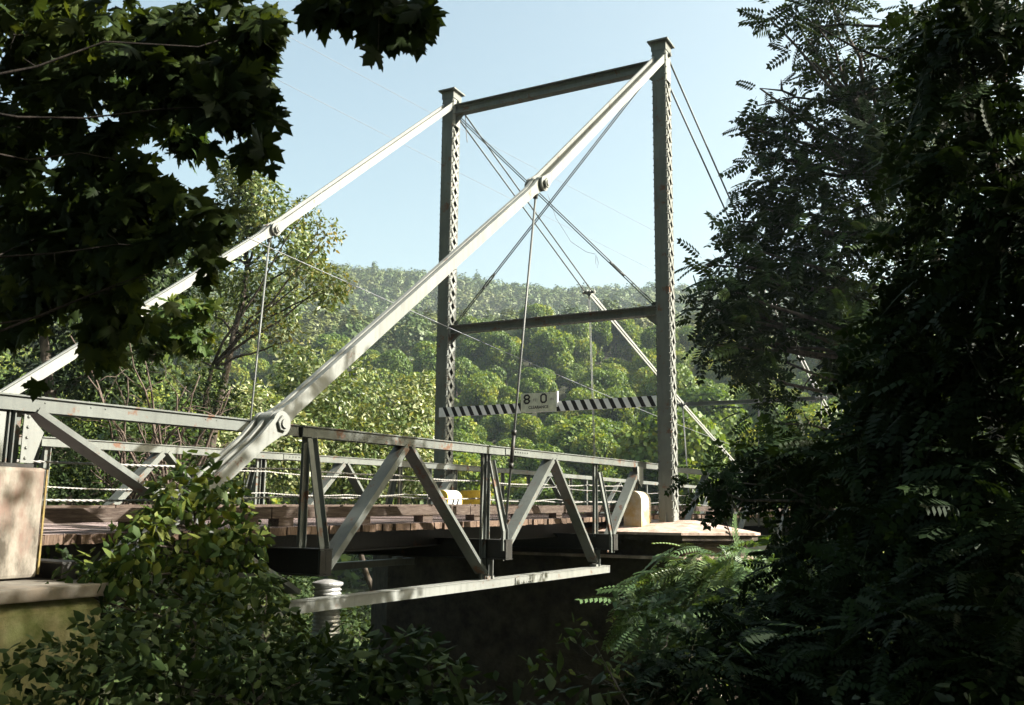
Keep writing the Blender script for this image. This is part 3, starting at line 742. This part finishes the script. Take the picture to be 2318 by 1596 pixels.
# left abutment
ab = tag(empty('abutment_pedestal', (-15.4, .75, -.5)), 'rust streaked cream concrete pedestal at the left end of the near truss', 'pedestal')
rough_box('block', M['rustconc'], -16.6, -14.74, .42, 1.3, -.47, .42, .03, ab, 2, .004)
m = MB(); m.box(-16.5, -14.85, .44, 1.1, .42, .452); m.obj('bearing_plate', M['darksteel'], ab)
m = MB(); m.box(-14.748, -14.733, .408, .422, -.44, .41); m.obj('painted_edge', M['dullyellow'], ab)
ab2 = tag(empty('abutment', (-16, W/2, -2.5)), 'mossy concrete abutment with a dappled flat ledge at lower left', 'abutment')
rough_box('ledge', M['concrete'], -17.5, -14.46, -.32, W+.8, -.575, -.478, .014, ab2, 2, .010)
rough_box('rounded_footing', M['moss'], -17.6, -14.6, -.28, W+.6, -2.6, -.577, .16, ab2, 4)
rough_box('wing_wall', M['concrete'], -19.4, -16.1, -.75, -.3, -2.6, -.80, .2, ab2, 4)
# far abutment pedestal under the left part of the far truss
ab3 = tag(empty('abutment_pedestal', (-15.4, W-.75, -.5)), 'concrete pedestal hidden under the left end of the far truss', 'pedestal')
rough_box('block', M['rustconc'], -16.6, -14.95, W-1.1, W-.42, -.47, .42, .03, ab3, 2, .004)
for tx in (68.0,):
    p2 = tag(empty('river_pier', (tx, W/2, -6)), 'distant stone pier carrying the towers on the opposite bank', 'pier')
    m = MB(); m.prism([(q[0]+tx, q[1], q[2]) for q in pier_poly(-1.3, 1.5, .5, -1.6, -6.5)], (0, 0, 6.37)); m.obj('pier_shaft', M['shaded_stone'], p2)
# corrugated steel pipe under the truss
pipe = tag(empty('corrugated_pipe', (-10.95, 1.0, -4)), 'ribbed galvanised steel pipe with a flat lid standing below the near truss', 'pipe')
ZL = at(738, 1326, 11.35).z + .84; m = MB(); pts = []; rr = []; z = -.84 + ZL; i = 0; px_, py_ = at(740, 1365, 11.35).x, at(740, 1365, 11.35).y
while z > -4.2:
    pts.append((px_, py_, z)); rr.append(  .162 + .012*math.cos(i*math.pi/2.0)); z -= .0115; i += 1
m.tube(pts, rr, 28); m.obj('pipe_wall', M['galv'], pipe, True)
m = MB(); m.tube([(px_, py_, ZL-.835), (px_, py_, ZL-.81), (px_, py_, ZL-.80), (px_, py_, ZL-.765)], [.185, .190, .184, .05], 24); m.obj('lid', M['galv'], pipe)

# ---- utility wires high above the bridge
def wire(a, b, sag, r_, label, n=40):
    a, b = Vector(a), Vector(b); pts = []
    for i in range(n+1):
        t = i/n; p = a.lerp(b, t); p.z -= sag*4*t*(1-t); pts.append(p)
    m = MB(); m.tube(pts, r_, 5); tag(m.obj('utility_wire', M['wire'], None, True), label, 'wire', 'wires strung along the bridge')
wire(at(560, 32, 26), at(2100, 830, 70), .3, .006, 'uppermost thin wire crossing the sky behind the towers')
wire(at(560, 145, 26), at(2100, 905, 72), .3, .006, 'middle thin wire crossing the sky behind the towers')
wire(at(560, 538, 15.5), at(1760, 1042, 58), .25, .008, 'lowest pale wire sloping down past the clearance board')

# ================================================================== VEGETATION
def solid_tree(name, label, cat, base, mat, blobs, kind, smin, smax, limbs=None, r0=.2, group=None, seed=1, trunk_top=None, lf=.32, step=1, bark='bark', **kw):
    base = Vector(base); t = tag(empty(name, base), label, cat, group); rnd = random.Random(seed)
    m = MB(); top = Vector(trunk_top) if trunk_top else base + Vector((0, 0, 5))
    tp = branchy(m, base, top, r0, r0*.45, 8, .05, 8, rnd)
    for c, r, n in (limbs or blobs)[::step]:
        c = Vector(c); k = min(range(len(tp)), key=lambda i: abs(tp[i].z - (c.z - (c-top).length*.25))); k = max(2, k)
        pts = branchy(m, tp[k], c, r0*lf, r0*lf*.25, 6, .12, 6, rnd)
        for j in range(5):
            q = pts[2 + j % 4]; d = Vector((rnd.gauss(0,1), rnd.gauss(0,1), rnd.gauss(.2,.8))).normalized()*r[0]*rnd.uniform(.6, 1.1)
            branchy(m, q, q+d, r0*lf*.3, r0*lf*.08, 4, .15, 5, rnd)
    m.obj('trunk', M[bark], t, True)
    foliage_cloud('crown', mat, blobs, kind, smin, smax, t, seed, **kw)
    return t
# ---- hillside forest ------------------------------------------------------
def proto_crown(seed, n, size, hgt, rad, mat, kind='clump', cone=0.0):
    rng = np.random.default_rng(seed); k = 19; blobs = []
    for i in range(k):
        a = 2*math.pi*i/k*1.62 + rng.random(); f = rng.random()**.6*.62*rad; z = hgt*(.42 + .46*rng.random()); 
        f *= (1 - cone*(z/hgt-.4)); r_ = rad*(.28 + .22*rng.random()); blobs.append(((f*math.cos(a), f*math.sin(a), z), (r_, r_, r_*.8), int(n/k)))
    blobs.append(((0, 0, hgt*.86), (rad*.4, rad*.4, rad*.34), int(n/k)))
    P_, O_ = blob_points(blobs, rng, .3); N_ = O_*.9 + np.array([0, 0, .45]) + rng.normal(size=P_.shape)*.8
    keep = P_[:,2] > hgt*.12; P_, O_, N_ = P_[keep], O_[keep], N_[keep]; n = len(P_)
    s_ = size*(.6 + .8*rng.random(n)); cl = np.array([noise.noise(Vector(p*.55+Vector((seed,0,0)))) for p in P_])*.5
    t = np.clip(.42 + cl + rng.normal(size=n)*.16, 0, 1)
    return leaf_mesh('crown', mat, P_, N_, rng.normal(size=P_.shape), s_, kind, t)
def proto_trunk(hgt, seed):
    rnd = random.Random(seed); m = MB(); branchy(m, (0,0,-.5), (0,0,hgt*.75), .28, .08, 6, .02, 6, rnd)
    for i in range(7):
        a = rnd.uniform(0, 6.28); z = hgt*rnd.uniform(.3, .6); branchy(m, (0,0,z), (math.cos(a)*2.6, math.sin(a)*2.6, z+hgt*.22), .10, .02, 4, .1, 5, rnd)
    o = m.obj('trunk', M['bark'], None, True); me = o.data; bpy.data.objects.remove(o); return me
protos = [(proto_crown(20+i, 22000, .27, 11+1.2*(i % 3), 4.4+.35*(i % 2), M['hill'], 'quad', [.3, 0, .8, .1, .5][i]), proto_trunk(11, i)) for i in range(5)]
rs = random.Random(42)
def vu(x, y): d = Vector((x-CX, y-CY)); return d.dot(FH), d.dot(RH)
def xy(v, u): return CX + FH.x*v + RH.x*u, CY + FH.y*v + RH.y*u
kinds = ['rounded green tree', 'broad bushy tree', 'tall narrow tree', 'spreading leafy tree', 'pointed dark tree']
placed = []
def hillside():
    """individual trees on the near slope, nearest rows first"""
    rows = [80, 87, 94, 102, 111, 120, 130, 140, 151, 162, 174, 186, 198, 211, 224, 238, 252]
    for ri, v0 in enumerate(rows):
        step = 5.0 + ri*.15; half = v0*.57; u = -half - 4
        while u < half*.86:
            uu = u + rs.uniform(-2, 2); v = v0 + rs.uniform(-5, 5); x, y = xy(v, uu); sx = 1159 + FPX*uu/v
            if not (ri < 2 and sx < 250):
                placed.append((x, y, v, sx))
            u += step
hillside()
placed.sort(key=lambda q: q[2]); 
def hill_label(k, v, sx, i):
    row = 'low on the near slope' if v < 105 else ('partway up the near slope' if v < 160 else 'high on the near slope')
    side = 'left of the far tower' if sx < 1000 else ('seen between the two towers' if sx < 1480 else 'behind the right hand trees')
    return kinds[k] + ' standing ' + row + ', ' + side
for i, (x, y, v, sx) in enumerate(placed[:298]):
    k = rs.randrange(5) if rs.random() < .8 else 1
    me, tr = protos[k]; z = height(x, y)
    t = tag(empty('hillside_tree', (x, y, z)), hill_label(k, v, sx, i), 'tree', ['trees ', kinds[k] + 's '][1] + hill_label(k, v, sx, i).split('standing ')[1])
    s_ = rs.uniform(.70, 1.22); t.location.z -= 2.4*s_; 
    for nm, d in (('crown', me), ('trunk', tr)):
        o = bpy.data.objects.new(nm, d); COL.objects.link(o); o.parent = t
        o.scale = (s_*rs.uniform(.85, 1.25), s_*rs.uniform(.85, 1.25), s_*rs.uniform(.9, 1.3)) if nm == 'crown' else (s_,)*3; o.rotation_euler = (rs.uniform(-.12, .12), rs.uniform(-.12, .12), rs.uniform(0, 6.28))
    t['tree_no'] = i; del t['tree_no']
def far_forest():
    pts = []; nr = []; ax = []; sz = []; tn = []; rng = np.random.default_rng(5)
    def tree(x, y, z, rad, h, n, size, base):
        d = unit(rng.normal(size=(n, 3))); d[:,2] = np.abs(d[:,2])*1.1 - .25; d = unit(d)
        bump_ = 1 + .30*np.sin(d[:,0]*6+x)*np.cos(d[:,1]*7+y)*np.sin(d[:,2]*5+x*y) + .10*rng.normal(size=n)
        p = d*np.array([rad, rad, h*.5])*bump_[:,None] + np.array([x, y, z + h*.55])
        pts.append(p); nr.append(d*1.2 + np.array([0,0,.3]) + rng.normal(size=(n,3))*.3); ax.append(rng.normal(size=(n,3))); sz.append(size*(.6+.8*rng.random(n)))
        tn.append(np.clip(base + rng.normal(size=n)*.05 + d[:,2]*0, 0, 1))
    for (x, y, v, sx) in placed[298:]:
        tree(x, y, height(x, y), 3.6*rs.uniform(.7, 1.25), rs.uniform(8, 12.5), 900, .62, rs.uniform(.3, .8))
    v = 262
    while v < 640:
        step = 6.6 + (v-262)*.006; half = v*.57; u = -half
        while u < half*.8:
            uu = u + rs.uniform(-2.5, 2.5); vv = v + rs.uniform(-3, 3)
            if noise.noise(Vector((uu*.03, vv*.03, 9))) > -.45:
                x, y = xy(vv, uu); big = rs.random(); h = rs.uniform(6, 10) + (5 if big > .985 else 0)
                base = .45 + .7*noise.noise(Vector((uu*.02, vv*.02, 2)))*.5 + rs.uniform(-.12, .12)
                tree(x, y, height(x, y)-1, rs.uniform(3.2, 5.4)*(.6 if big > .985 else 1), h, 230 if vv > 330 else 420, .95, base)
            u += step
        v += 6.8 + (v-262)*.02
    me = leaf_mesh('forest', M['farhill'], np.concatenate(pts), np.concatenate(nr), np.concatenate(ax), np.concatenate(sz), 'quad', np.concatenate(tn))
    tag(link('forest', me), 'hazy wooded ridge of massed tree crowns behind the bridge', 'forest', kind='stuff')
far_forest()

# ---- trees and brush upstream, left of the bridge ---------------------------
def tree_px(name, label, cat, basexy, mat, lst, kind, smin, smax, r0=.2, **kw):
    b = px_blobs(lst); base = Vector((basexy[0], basexy[1], height(*basexy)))
    top = max((Vector(q[0]) for q in b), key=lambda q: q.z)
    kw.setdefault('trunk_top', base.lerp(top, .75))
    return solid_tree(name, label, cat, base, mat, b, kind, smin, smax, r0=r0, **kw)
tree_px('riverside_tree', 'tall airy tree with bare lower limbs rising behind the far chain joint', 'tree', (0.2, 14.6), M['poplar'],
    [(540,400,55,30,900),(600,470,70,30,1100),(530,500,70,30,1000),(470,560,60,31,800),(650,540,60,30,800),(570,620,90,30,1300),(480,700,90,31,1300),(690,590,50,29,480),(640,690,60,30,500),(420,800,90,30,900),(740,660,45,29,320),(570,350,30,30,300)],
    'oval', .14, .26, .16, seed=4, trunk_top=at(560, 600, 30), hang=.3, gap=(1.1, -.35))
tree_px('riverside_tree', 'half bare tree with orange tinged twigs reaching right over the river', 'tree', (-.6, 14.0), M['autumn'],
    [(740,530,40,27,220),(700,620,50,27,260),(760,640,45,27,330),(690,480,40,27,200),(660,770,45,27,220),(600,740,50,27,240)],
    'oval', .10, .18, .15, seed=9, trunk_top=at(480, 830, 27), hang=.3)
for i, (lst, bx, lab) in enumerate([
    ([(560,960,100,34,2100),(640,1020,100,33,1900),(520,1060,90,32,1500)], (10, 19), 'silvery leafed thicket tree just left of the far chain hanger'),
    ([(760,900,110,36,2300),(700,1000,110,35,2200),(800,1040,100,35,1900),(690,860,80,36,1300)], (12.5, 16), 'pale silvery poplar filling the gap right of the far hanger'),
    ([(900,960,95,37,2200),(880,1070,90,36,1700),(950,1060,70,36,1200),(960,900,60,38,900)], (15, 14), 'silvery poplar close behind the left lattice column'),
    ]):
    tree_px('poplar_tree', lab, 'tree', bx, M['poplar'], lst, 'oval', .15, .27, .16, seed=30+i, hang=.2, group='silvery poplars on the river bank', tmin=.15, tmax=1.0)
tree_px('bank_tree', 'dark green tree on the bank directly behind the maple branches', 'tree', (-4, 14), M['brush'],
    [(150,700,120,26,1900),(300,620,110,26,1700),(60,520,120,26,1700),(250,820,110,25,1500),(90,900,110,25,1500),(380,620,70,27,900)],
    'oval', .14, .26, .22, seed=14, hang=.3)
tree_px('bank_tree', 'shadowy brushy tree low behind the left railing', 'tree', (-5.5, 12.5), M['brush'],
    [(60,1000,110,22,1500),(220,1010,110,22,1400),(380,980,100,24,1200),(330,1110,90,22,1100),(150,1120,90,21,1100),(480,900,70,26,700),(60,1130,80,20,900),(460,1090,80,23,900)],
    'oval', .10, .20, .14, seed=15, hang=.3, tmin=.2)
m = MB(); rb = random.Random(8); broot = Vector((-6.5, 10.5, height(-6.5, 10.5)))
for k in range(26):
    px_ = rb.uniform(150, 560); py_ = rb.uniform(760, 1080); a = at(rb.uniform(250, 420), 1180, 20.5); b = at(px_, py_, 19.5 + rb.uniform(-1, 1.5)); pts = branchy(m, a, b, .045, .012, 8, .10, 6, rb)
    for j in range(5):
        q = pts[rb.randrange(3, 8)]; branchy(m, q, q + Vector((rb.gauss(0,1), rb.gauss(0,1), rb.gauss(.2,.8))).normalized()*rb.uniform(.4, 1.1), .012, .004, 4, .2, 5, rb)
dead = m.obj('dead_shrub', simple('dry_grey_twigs', (.05, .038, .03), (.15, .115, .095), 9, .9, .4, .01), None, True); tag(dead, 'tangle of bare reddish grey twigs behind the left part of the bridge', 'shrub')

# ---- vine covered bush on the lower chain -----------------------------------
tree_px('vine_bush', 'yellow green leafy bush climbing over the lower end of the near chain', 'bush', (-14.3, -1.0), M['vine'],
    [(440,1060,48,8.6,60),(400,1120,60,8.4,110),(500,1140,70,8.4,170),(420,1210,85,8.2,230),(540,1220,70,8.2,190),(480,1290,100,8.0,330),(380,1330,100,7.8,320),(560,1340,80,8.0,260),(300,1230,60,7.6,150),(345,1180,46,7.8,120),(255,1285,60,7.5,150),(170,1335,70,7.4,110),(70,1385,60,7.3,80),(390,1130,40,7.9,70),(120,1260,50,8.3,45),(200,1330,50,8.0,60)],
    'simple', .05, .15, .03, seed=50, lf=.5, gap=(2.6, -.22), hang=.9, up=.2, face=(-.5,-.4,.1), tmin=.1, tmax=1.0)
tree_px('shrub', 'dark leafy shrub filling the lower left corner', 'shrub', (-15.6, -2.8), M['brush'],
    [(420,1450,140,6.6,520),(620,1430,70,7.2,230),(560,1530,120,6.2,380),(250,1500,120,6.2,330),(90,1540,100,5.9,200),(300,1580,120,5.8,300),(700,1530,100,6.4,320),(600,1330,40,7.6,50)],
    'simple', .06, .11, .03, seed=51, hang=.4, up=.5, tmin=.05)
tree_px('shrub', 'broad leafed shrub at bottom centre left of the dark gap', 'shrub', (-14.4, -3.4), M['brush'],
    [(880,1500,90,6.3,110),(960,1470,50,6.3,50),(800,1570,110,6.1,170),(1000,1570,90,6.0,110),(760,1490,45,7.0,60),(735,1462,34,7.6,50)],
    'simple', .09, .15, .02, seed=52, hang=.3, up=.8)

def to_px(p):
    d = Vector(p) - Vector((CX, CY, CZ)); z = max(d.dot(F), .01); return 1159 + FPX*d.dot(R)/z, 798 - FPX*d.dot(U)/z
def in_view(p):
    if (Vector(p) - Vector((CX, CY, CZ))).dot(F) < .2: return False
    x, y = to_px(p); return -130 < x < 2450 and y > -130
def right_gap(p):
    x, y = to_px(p)
    return 770 < y < 985 and -80 < x - (1795 + .57*(y-760)) < 50
def by_chain(p):
    """the sight line kept clear of leaves where the far chain runs"""
    x, y = to_px(p)
    if x < 195: return -25 < (885 - .585*x) - y < 105
    return 310 < x < 610 and -25 < (697 - .62*(x-315)) - y < 90 and not (450 < x < 500)
# ---- overhanging maple, upper left -------------------------------------------
mp = [(100,80,130,5.4,251),(300,70,120,5.2,231),(480,60,110,5.0,260),(570,60,60,4.8,49),(200,230,110,5.2,202),(60,300,110,5.4,193),(350,180,90,5.0,186),(460,190,70,4.8,117),(540,190,60,4.6,43),(570,290,45,4.5,27),(520,240,40,4.5,37),(610,360,24,4.3,8),(585,330,30,4.4,17),
      (80,470,110,5.4,161),(220,430,100,5.2,145),(300,370,50,5.0,48),(340,450,70,4.9,76),(430,490,60,4.8,57),(120,620,110,5.3,153),(270,560,90,5.1,122),(390,560,60,4.9,57),(500,500,45,4.7,37),(555,585,30,4.7,16),(200,700,80,5.2,91),(60,760,90,5.4,107),(330,630,50,5.0,34),(70,830,40,5.3,19),(150,120,110,5.6,145),(250,330,60,5.1,67),(300,640,90,5.2,126),(180,560,110,5.5,161),(380,480,70,5.0,84),(100,700,110,5.5,153),(240,760,60,5.2,49),(20,560,100,5.6,115),(430,590,55,5.0,49),(120,350,120,5.7,202),(40,160,110,5.7,183),(420,120,110,5.2,235),(560,140,60,4.8,93),(590,60,40,4.7,43),(600,230,34,4.5,21),(620,300,22,4.4,7),(470,300,26,4.5,6),(490,235,30,4.5,9)]
mt = tree_px('maple_tree', 'dark maple with big pointed leaves hanging over the upper left corner', 'tree', (-18.2, .6-3.0), M['maple'], mp, 'maple', .075, .165, .10,
    seed=60, bark='darkbark', lf=.09, step=5, gap=(4.6, -.10), skip=by_chain, trunk_top=(-18.0, -2.2, 3.6), hang=.9, up=.25, out=.3, rnd=.6, face=(-.9,-.35,0), tmin=0, tmax=.6)
# the maple's other branches: sprig at the top centre, sprays with sun in their leaf colour, and an added unseen crown overhead
foliage_cloud('crown', M['maple'], px_blobs([(730,5,40,4.6,14),(790,10,35,4.6,12),(870,15,45,4.5,18),(930,35,40,4.5,14),(955,20,25,4.4,6),(895,75,22,4.5,6),(855,118,6,4.4,1),(840,-40,90,4.6,30)]), 'maple', .13, .19, mt, 61, hang=1.3, up=.1, out=.1, rnd=.35, face=(-.9,-.35,0), tmin=0, tmax=.5)
foliage_cloud('crown', M['vine'], px_blobs([(360,240,60,7.5,90),(410,295,45,7.4,60),(330,270,40,7.6,45),(395,715,50,9.4,80),(430,760,40,9.2,60),(350,770,45,9.5,60),(455,700,26,9.2,24),(340,640,40,7.6,40),(60,640,90,8,90),(150,560,80,8.2,80),(80,60,60,8,60),(250,150,70,7.8,50),(200,400,80,8,70),(520,120,50,7.6,30),(110,250,60,8,50),(430,330,30,7.4,24),(300,520,50,7.8,40),(20,420,60,8,50)]), 'maple', .11, .17, mt, 62, skip=by_chain, hang=.5, up=.6, rnd=.6, tmin=.2, tmax=.8)  # brighter leaf material stands in for sun on these maple leaves
m = MB(); m.tube([at(858, 40, 4.42), at(857, 85, 4.41), at(856, 112, 4.4)], .0025, 5); m.obj('leaf_stalk', M['bark'], mt)
rh = random.Random(77)
foliage_cloud('unseen_shade_crown', M['maple'], [((rh.uniform(-25, -18.3), rh.uniform(-7, 9), rh.uniform(4.5, 13)), (1.5, 1.5, 1.1), 170) for i in range(80)], 'clump', .35, .6, mt, 64, up=.6, rnd=.7, tmax=.6, skip=in_view)  # out of view; added to keep sky light off the steel
# unseen canopy added to shade the foreground, above and right of the viewer, kept below the plane that would shade the bridge
def canopy(n, seed, box, lim, cnt):
    r_ = random.Random(seed); out = []
    while len(out) < n:
        x, y, z = (r_.uniform(*box[i]) for i in range(3))
        if z < lim - .77*y + 0*x and z > lim - .77*y - 3.2:
            p = Vector((x-CX, y-CY, z-CZ)); dF = p.dot(F)
            if dF > 0 and abs(p.dot(R)/dF*FPX) < 1330 and abs(p.dot(U)/dF*FPX) < 1000: continue
            out.append(((x, y, z), (.8, .8, .55), cnt))
    return out
ot = tag(empty('added_shade_tree', (-18, -11.5, -1.6)), 'unseen tree added beside the viewer, its crown shaped to shade the foreground', 'tree')
m = MB(); branchy(m, (-18, -11.5, -1.8), (-17, -10.5, 6), .25, .1, 8, .04, 8, random.Random(1)); m.obj('trunk', M['bark'], ot, True)
foliage_cloud('crown', M['maple'], canopy(100, 4, ((-21, -8.5), (-13, -2.5), (1.2, 9)), -.9, 210) + [((-13.2+.55*i, -8.1-.25*(i%3), 5.0+.55*((i*5)%4)), (.75, .6, .5), 75) for i in range(8)], 'maple', .14, .2, ot, 63, up=1.0, rnd=.5, hang=.2, tmax=.6, skip=in_view)

shade_group = 'unseen trees added for shade'  # trees out of view, added to block sky light and sun
for i, (x, y, sc_) in enumerate([(-26,-14,1.9),(-25,-5,2.0),(-27,3,2.1),(-25,11,2.0),(-27,20,2.1),(-33,-8,2.3),(-34,6,2.4),(-33,18,2.3),(-24,-21,1.6),(-15,-27,1.4),(-6,-29,1.4),(4,-30,1.4),(14,-31,1.3),(-20,27,2.1),(-12,33,2.0),(10.8,-13.2,1.35),(14.5,-14.5,1.45),(18,-13,1.3),(24,-14,1.3),(-8.5,-13.5,.72),(-4.5,-14,.78),(-13,-13,.75)]):
    me, tr = protos[i % 5]; t = tag(empty('added_blocker_tree', (x, y, height(x, y))), 'tall unseen tree added outside the view to block light', 'tree', shade_group)
    for nm, d in (('crown', me), ('trunk', tr)):
        o = bpy.data.objects.new(nm, d); COL.objects.link(o); o.parent = t; o.scale = (sc_,)*3; o.rotation_euler = (0, 0, i*1.3)
# ---- right side: ailanthus and walnut like trees ------------------------------
r1 = [(1760,240,60,27,40),(1850,330,110,27,120),(1780,380,90,27,90),(1720,470,70,26,70),(1850,500,130,26,190),(1690,560,60,25,60),(1760,640,110,25,170),(1640,650,55,24,50),(1620,700,40,24,28),(1700,760,80,24,100),(1830,700,130,25,220),(1950,600,150,25,260),(1980,420,150,26,220),(2000,250,120,26,130),(1950,120,90,27,70),(1850,60,90,27,50),(1790,30,60,27,22),(1900,210,80,27,60),(2080,120,120,26,130),(2080,330,130,25,190),(1690,830,60,24,50),(1780,820,80,24,80),(1620,780,40,24,20),(1740,300,50,27,32),(1880,0,80,27,40),
      (1740,960,70,25,40),(1900,800,110,25,150),(1980,760,120,24,200),(1720,200,22,27,5),(1700,290,24,27,6),(1690,345,22,27,6),(1665,500,26,26,8),(1600,600,30,25,9),(1585,680,26,25,9),(1590,740,28,25,8),(1740,40,30,27,8),(1840,140,40,27,10)]
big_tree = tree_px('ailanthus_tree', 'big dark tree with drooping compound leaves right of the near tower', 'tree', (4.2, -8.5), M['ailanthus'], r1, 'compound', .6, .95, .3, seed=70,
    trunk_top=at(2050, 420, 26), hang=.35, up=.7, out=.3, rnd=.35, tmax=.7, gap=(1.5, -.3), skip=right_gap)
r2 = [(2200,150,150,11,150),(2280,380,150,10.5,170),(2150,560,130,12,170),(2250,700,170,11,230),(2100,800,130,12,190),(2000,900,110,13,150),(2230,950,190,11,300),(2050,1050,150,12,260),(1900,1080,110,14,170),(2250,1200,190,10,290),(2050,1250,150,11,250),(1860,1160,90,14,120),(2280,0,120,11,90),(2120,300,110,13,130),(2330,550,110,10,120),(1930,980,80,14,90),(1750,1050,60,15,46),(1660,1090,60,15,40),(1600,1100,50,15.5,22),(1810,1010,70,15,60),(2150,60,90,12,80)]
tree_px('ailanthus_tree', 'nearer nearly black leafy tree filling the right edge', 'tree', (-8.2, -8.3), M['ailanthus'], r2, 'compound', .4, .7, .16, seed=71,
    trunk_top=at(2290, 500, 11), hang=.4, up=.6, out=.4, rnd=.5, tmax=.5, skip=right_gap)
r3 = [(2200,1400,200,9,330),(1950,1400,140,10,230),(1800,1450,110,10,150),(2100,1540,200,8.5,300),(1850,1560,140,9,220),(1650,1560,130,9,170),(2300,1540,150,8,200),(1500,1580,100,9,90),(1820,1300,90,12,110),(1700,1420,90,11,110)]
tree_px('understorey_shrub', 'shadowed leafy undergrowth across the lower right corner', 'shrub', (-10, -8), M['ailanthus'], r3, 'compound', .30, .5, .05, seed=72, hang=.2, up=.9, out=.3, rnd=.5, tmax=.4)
m = MB(); rb = random.Random(12)
for pl in ([(2000,60,26),(1900,55,26.4),(1790,70,26.8)], [(2020,140,26),(1940,110,26.3),(1850,60,26.6),(1790,15,27)], [(1990,200,26),(1880,230,26.5),(1800,220,26.8),(1735,235,27),(1712,240,27.2)], [(1800,218,26.8),(1770,205,27),(1722,200,27.2)], [(1770,205,27),(1768,180,27)], [(2000,450,25),(1880,500,25.5),(1720,600,25),(1600,680,24)]):
    m = MB(); m.tube([at(*q) for q in pl], .045, 6, .012); m.obj('branch', M['darkbark'], big_tree, True)

# sunlit sumac in front of the pier
tree_px('sumac_bush', 'sunlit sumac with fern like leaves below the pink pier ledge', 'bush', (-3.4, -2.2), M['sumac'],
    [(1500,1310,50,18,30),(1560,1270,50,17.5,30),(1620,1280,50,17,34),(1460,1340,45,18,24),(1640,1330,60,16.5,36),(1560,1360,80,17,60),(1690,1290,45,16,22),(1590,1430,80,16,40),(1500,1400,60,17,30),(1660,1400,70,15,40),(1730,1350,50,14.5,26),(1700,1250,40,16,16),(1480,1420,60,16,26),(1440,1380,40,17,14)],
    'sumac', .55, .85, .05, seed=80, hang=.1, up=1.0, out=.5, rnd=.3, tmin=.2, tmax=.9)
tree_px('sapling', 'small sapling with pale oval leaves at bottom centre', 'sapling', (-13.4, -4.6), M['vine'],
    [(1220,1500,40,7.2,16),(1290,1440,40,7.2,16),(1330,1430,26,7.2,10),(1380,1500,45,7.4,16),(1270,1510,30,7.2,8)],
    'oval', .07, .11, .012, seed=81, hang=.2, up=.8, tmin=.3, tmax=.8)
tree_px('sapling', 'small sapling with a row of pale leaves right of the dark gap', 'sapling', (-9.5, -4.2), M['sumac'],
    [(1400,1360,26,9.5,10),(1440,1385,24,9.5,10),(1490,1370,24,10,9),(1540,1390,24,10,10)],
    'oval', .09, .13, .012, seed=82, hang=.2, up=.8, tmin=.3, tmax=.8)
# brush on the bank beneath and beyond the bridge
def brush_cover(name, label, region, n, smin, smax, hgt, mat, seed, kind='simple', skip=None):
    rng = np.random.default_rng(seed); P_ = []
    while len(P_) < n:
        x = rng.uniform(*region[0]); y = rng.uniform(*region[1])
        if skip and skip(x, y): continue
        P_.append((x, y, height(x, y) + hgt*rng.random()*(.55+.9*noise.noise(Vector((x*.5, y*.5, 3))))))
    P_ = np.array(P_); N_ = np.array([0,0,1.0]) + rng.normal(size=P_.shape)*.7
    me = leaf_mesh(name, mat, P_, N_, rng.normal(size=P_.shape), smin+(smax-smin)*rng.random(n), kind, np.clip(rng.random(n)**1.6*.8, 0, 1))
    return tag(link(name, me), label, kind='stuff')
brush_cover('undergrowth', 'dense low undergrowth covering the shaded river bank', ((-19.0, 0), (-9, 7)), 26000, .06, .15, 1.0, M['brush'], 90, skip=lambda x, y: (x < -14 and y > -.6) or (x+19.85)**2+(y+6.7)**2 < 4)
brush_cover('undergrowth', 'leafy ground cover on the upstream bank and water edge', ((-12, 14), (7, 26)), 26000, .14, .30, 1.6, M['brush'], 91, skip=lambda x, y: x > 1.5+16*sm((y-6)/12)+1)
brush_cover('undergrowth', 'leafy ground cover along the opposite river bank', ((42, 75), (-40, 90)), 26000, .5, 1.1, 3.5, M['hill'], 92, 'clump')

# ================================================================== HAZE
m = MB(); m.box(-90, 1500, -800, 1500, -12, 185)
hz = m.obj('haze', newmat('haze_air')[0]); hm = hz.data.materials[0]; nt = hm.node_tree; nt.nodes.remove(nt.nodes['Principled BSDF'])
pv = nt.nodes.new('ShaderNodeVolumePrincipled'); pv.inputs['Color'].default_value = (.74, .88, 1, 1); pv.inputs['Density'].default_value = .00025; pv.inputs['Anisotropy'].default_value = .2
nt.links.new(pv.outputs[0], nt.nodes['Material Output'].inputs['Volume']); tag(hz, 'pale air haze over the valley', kind='stuff')
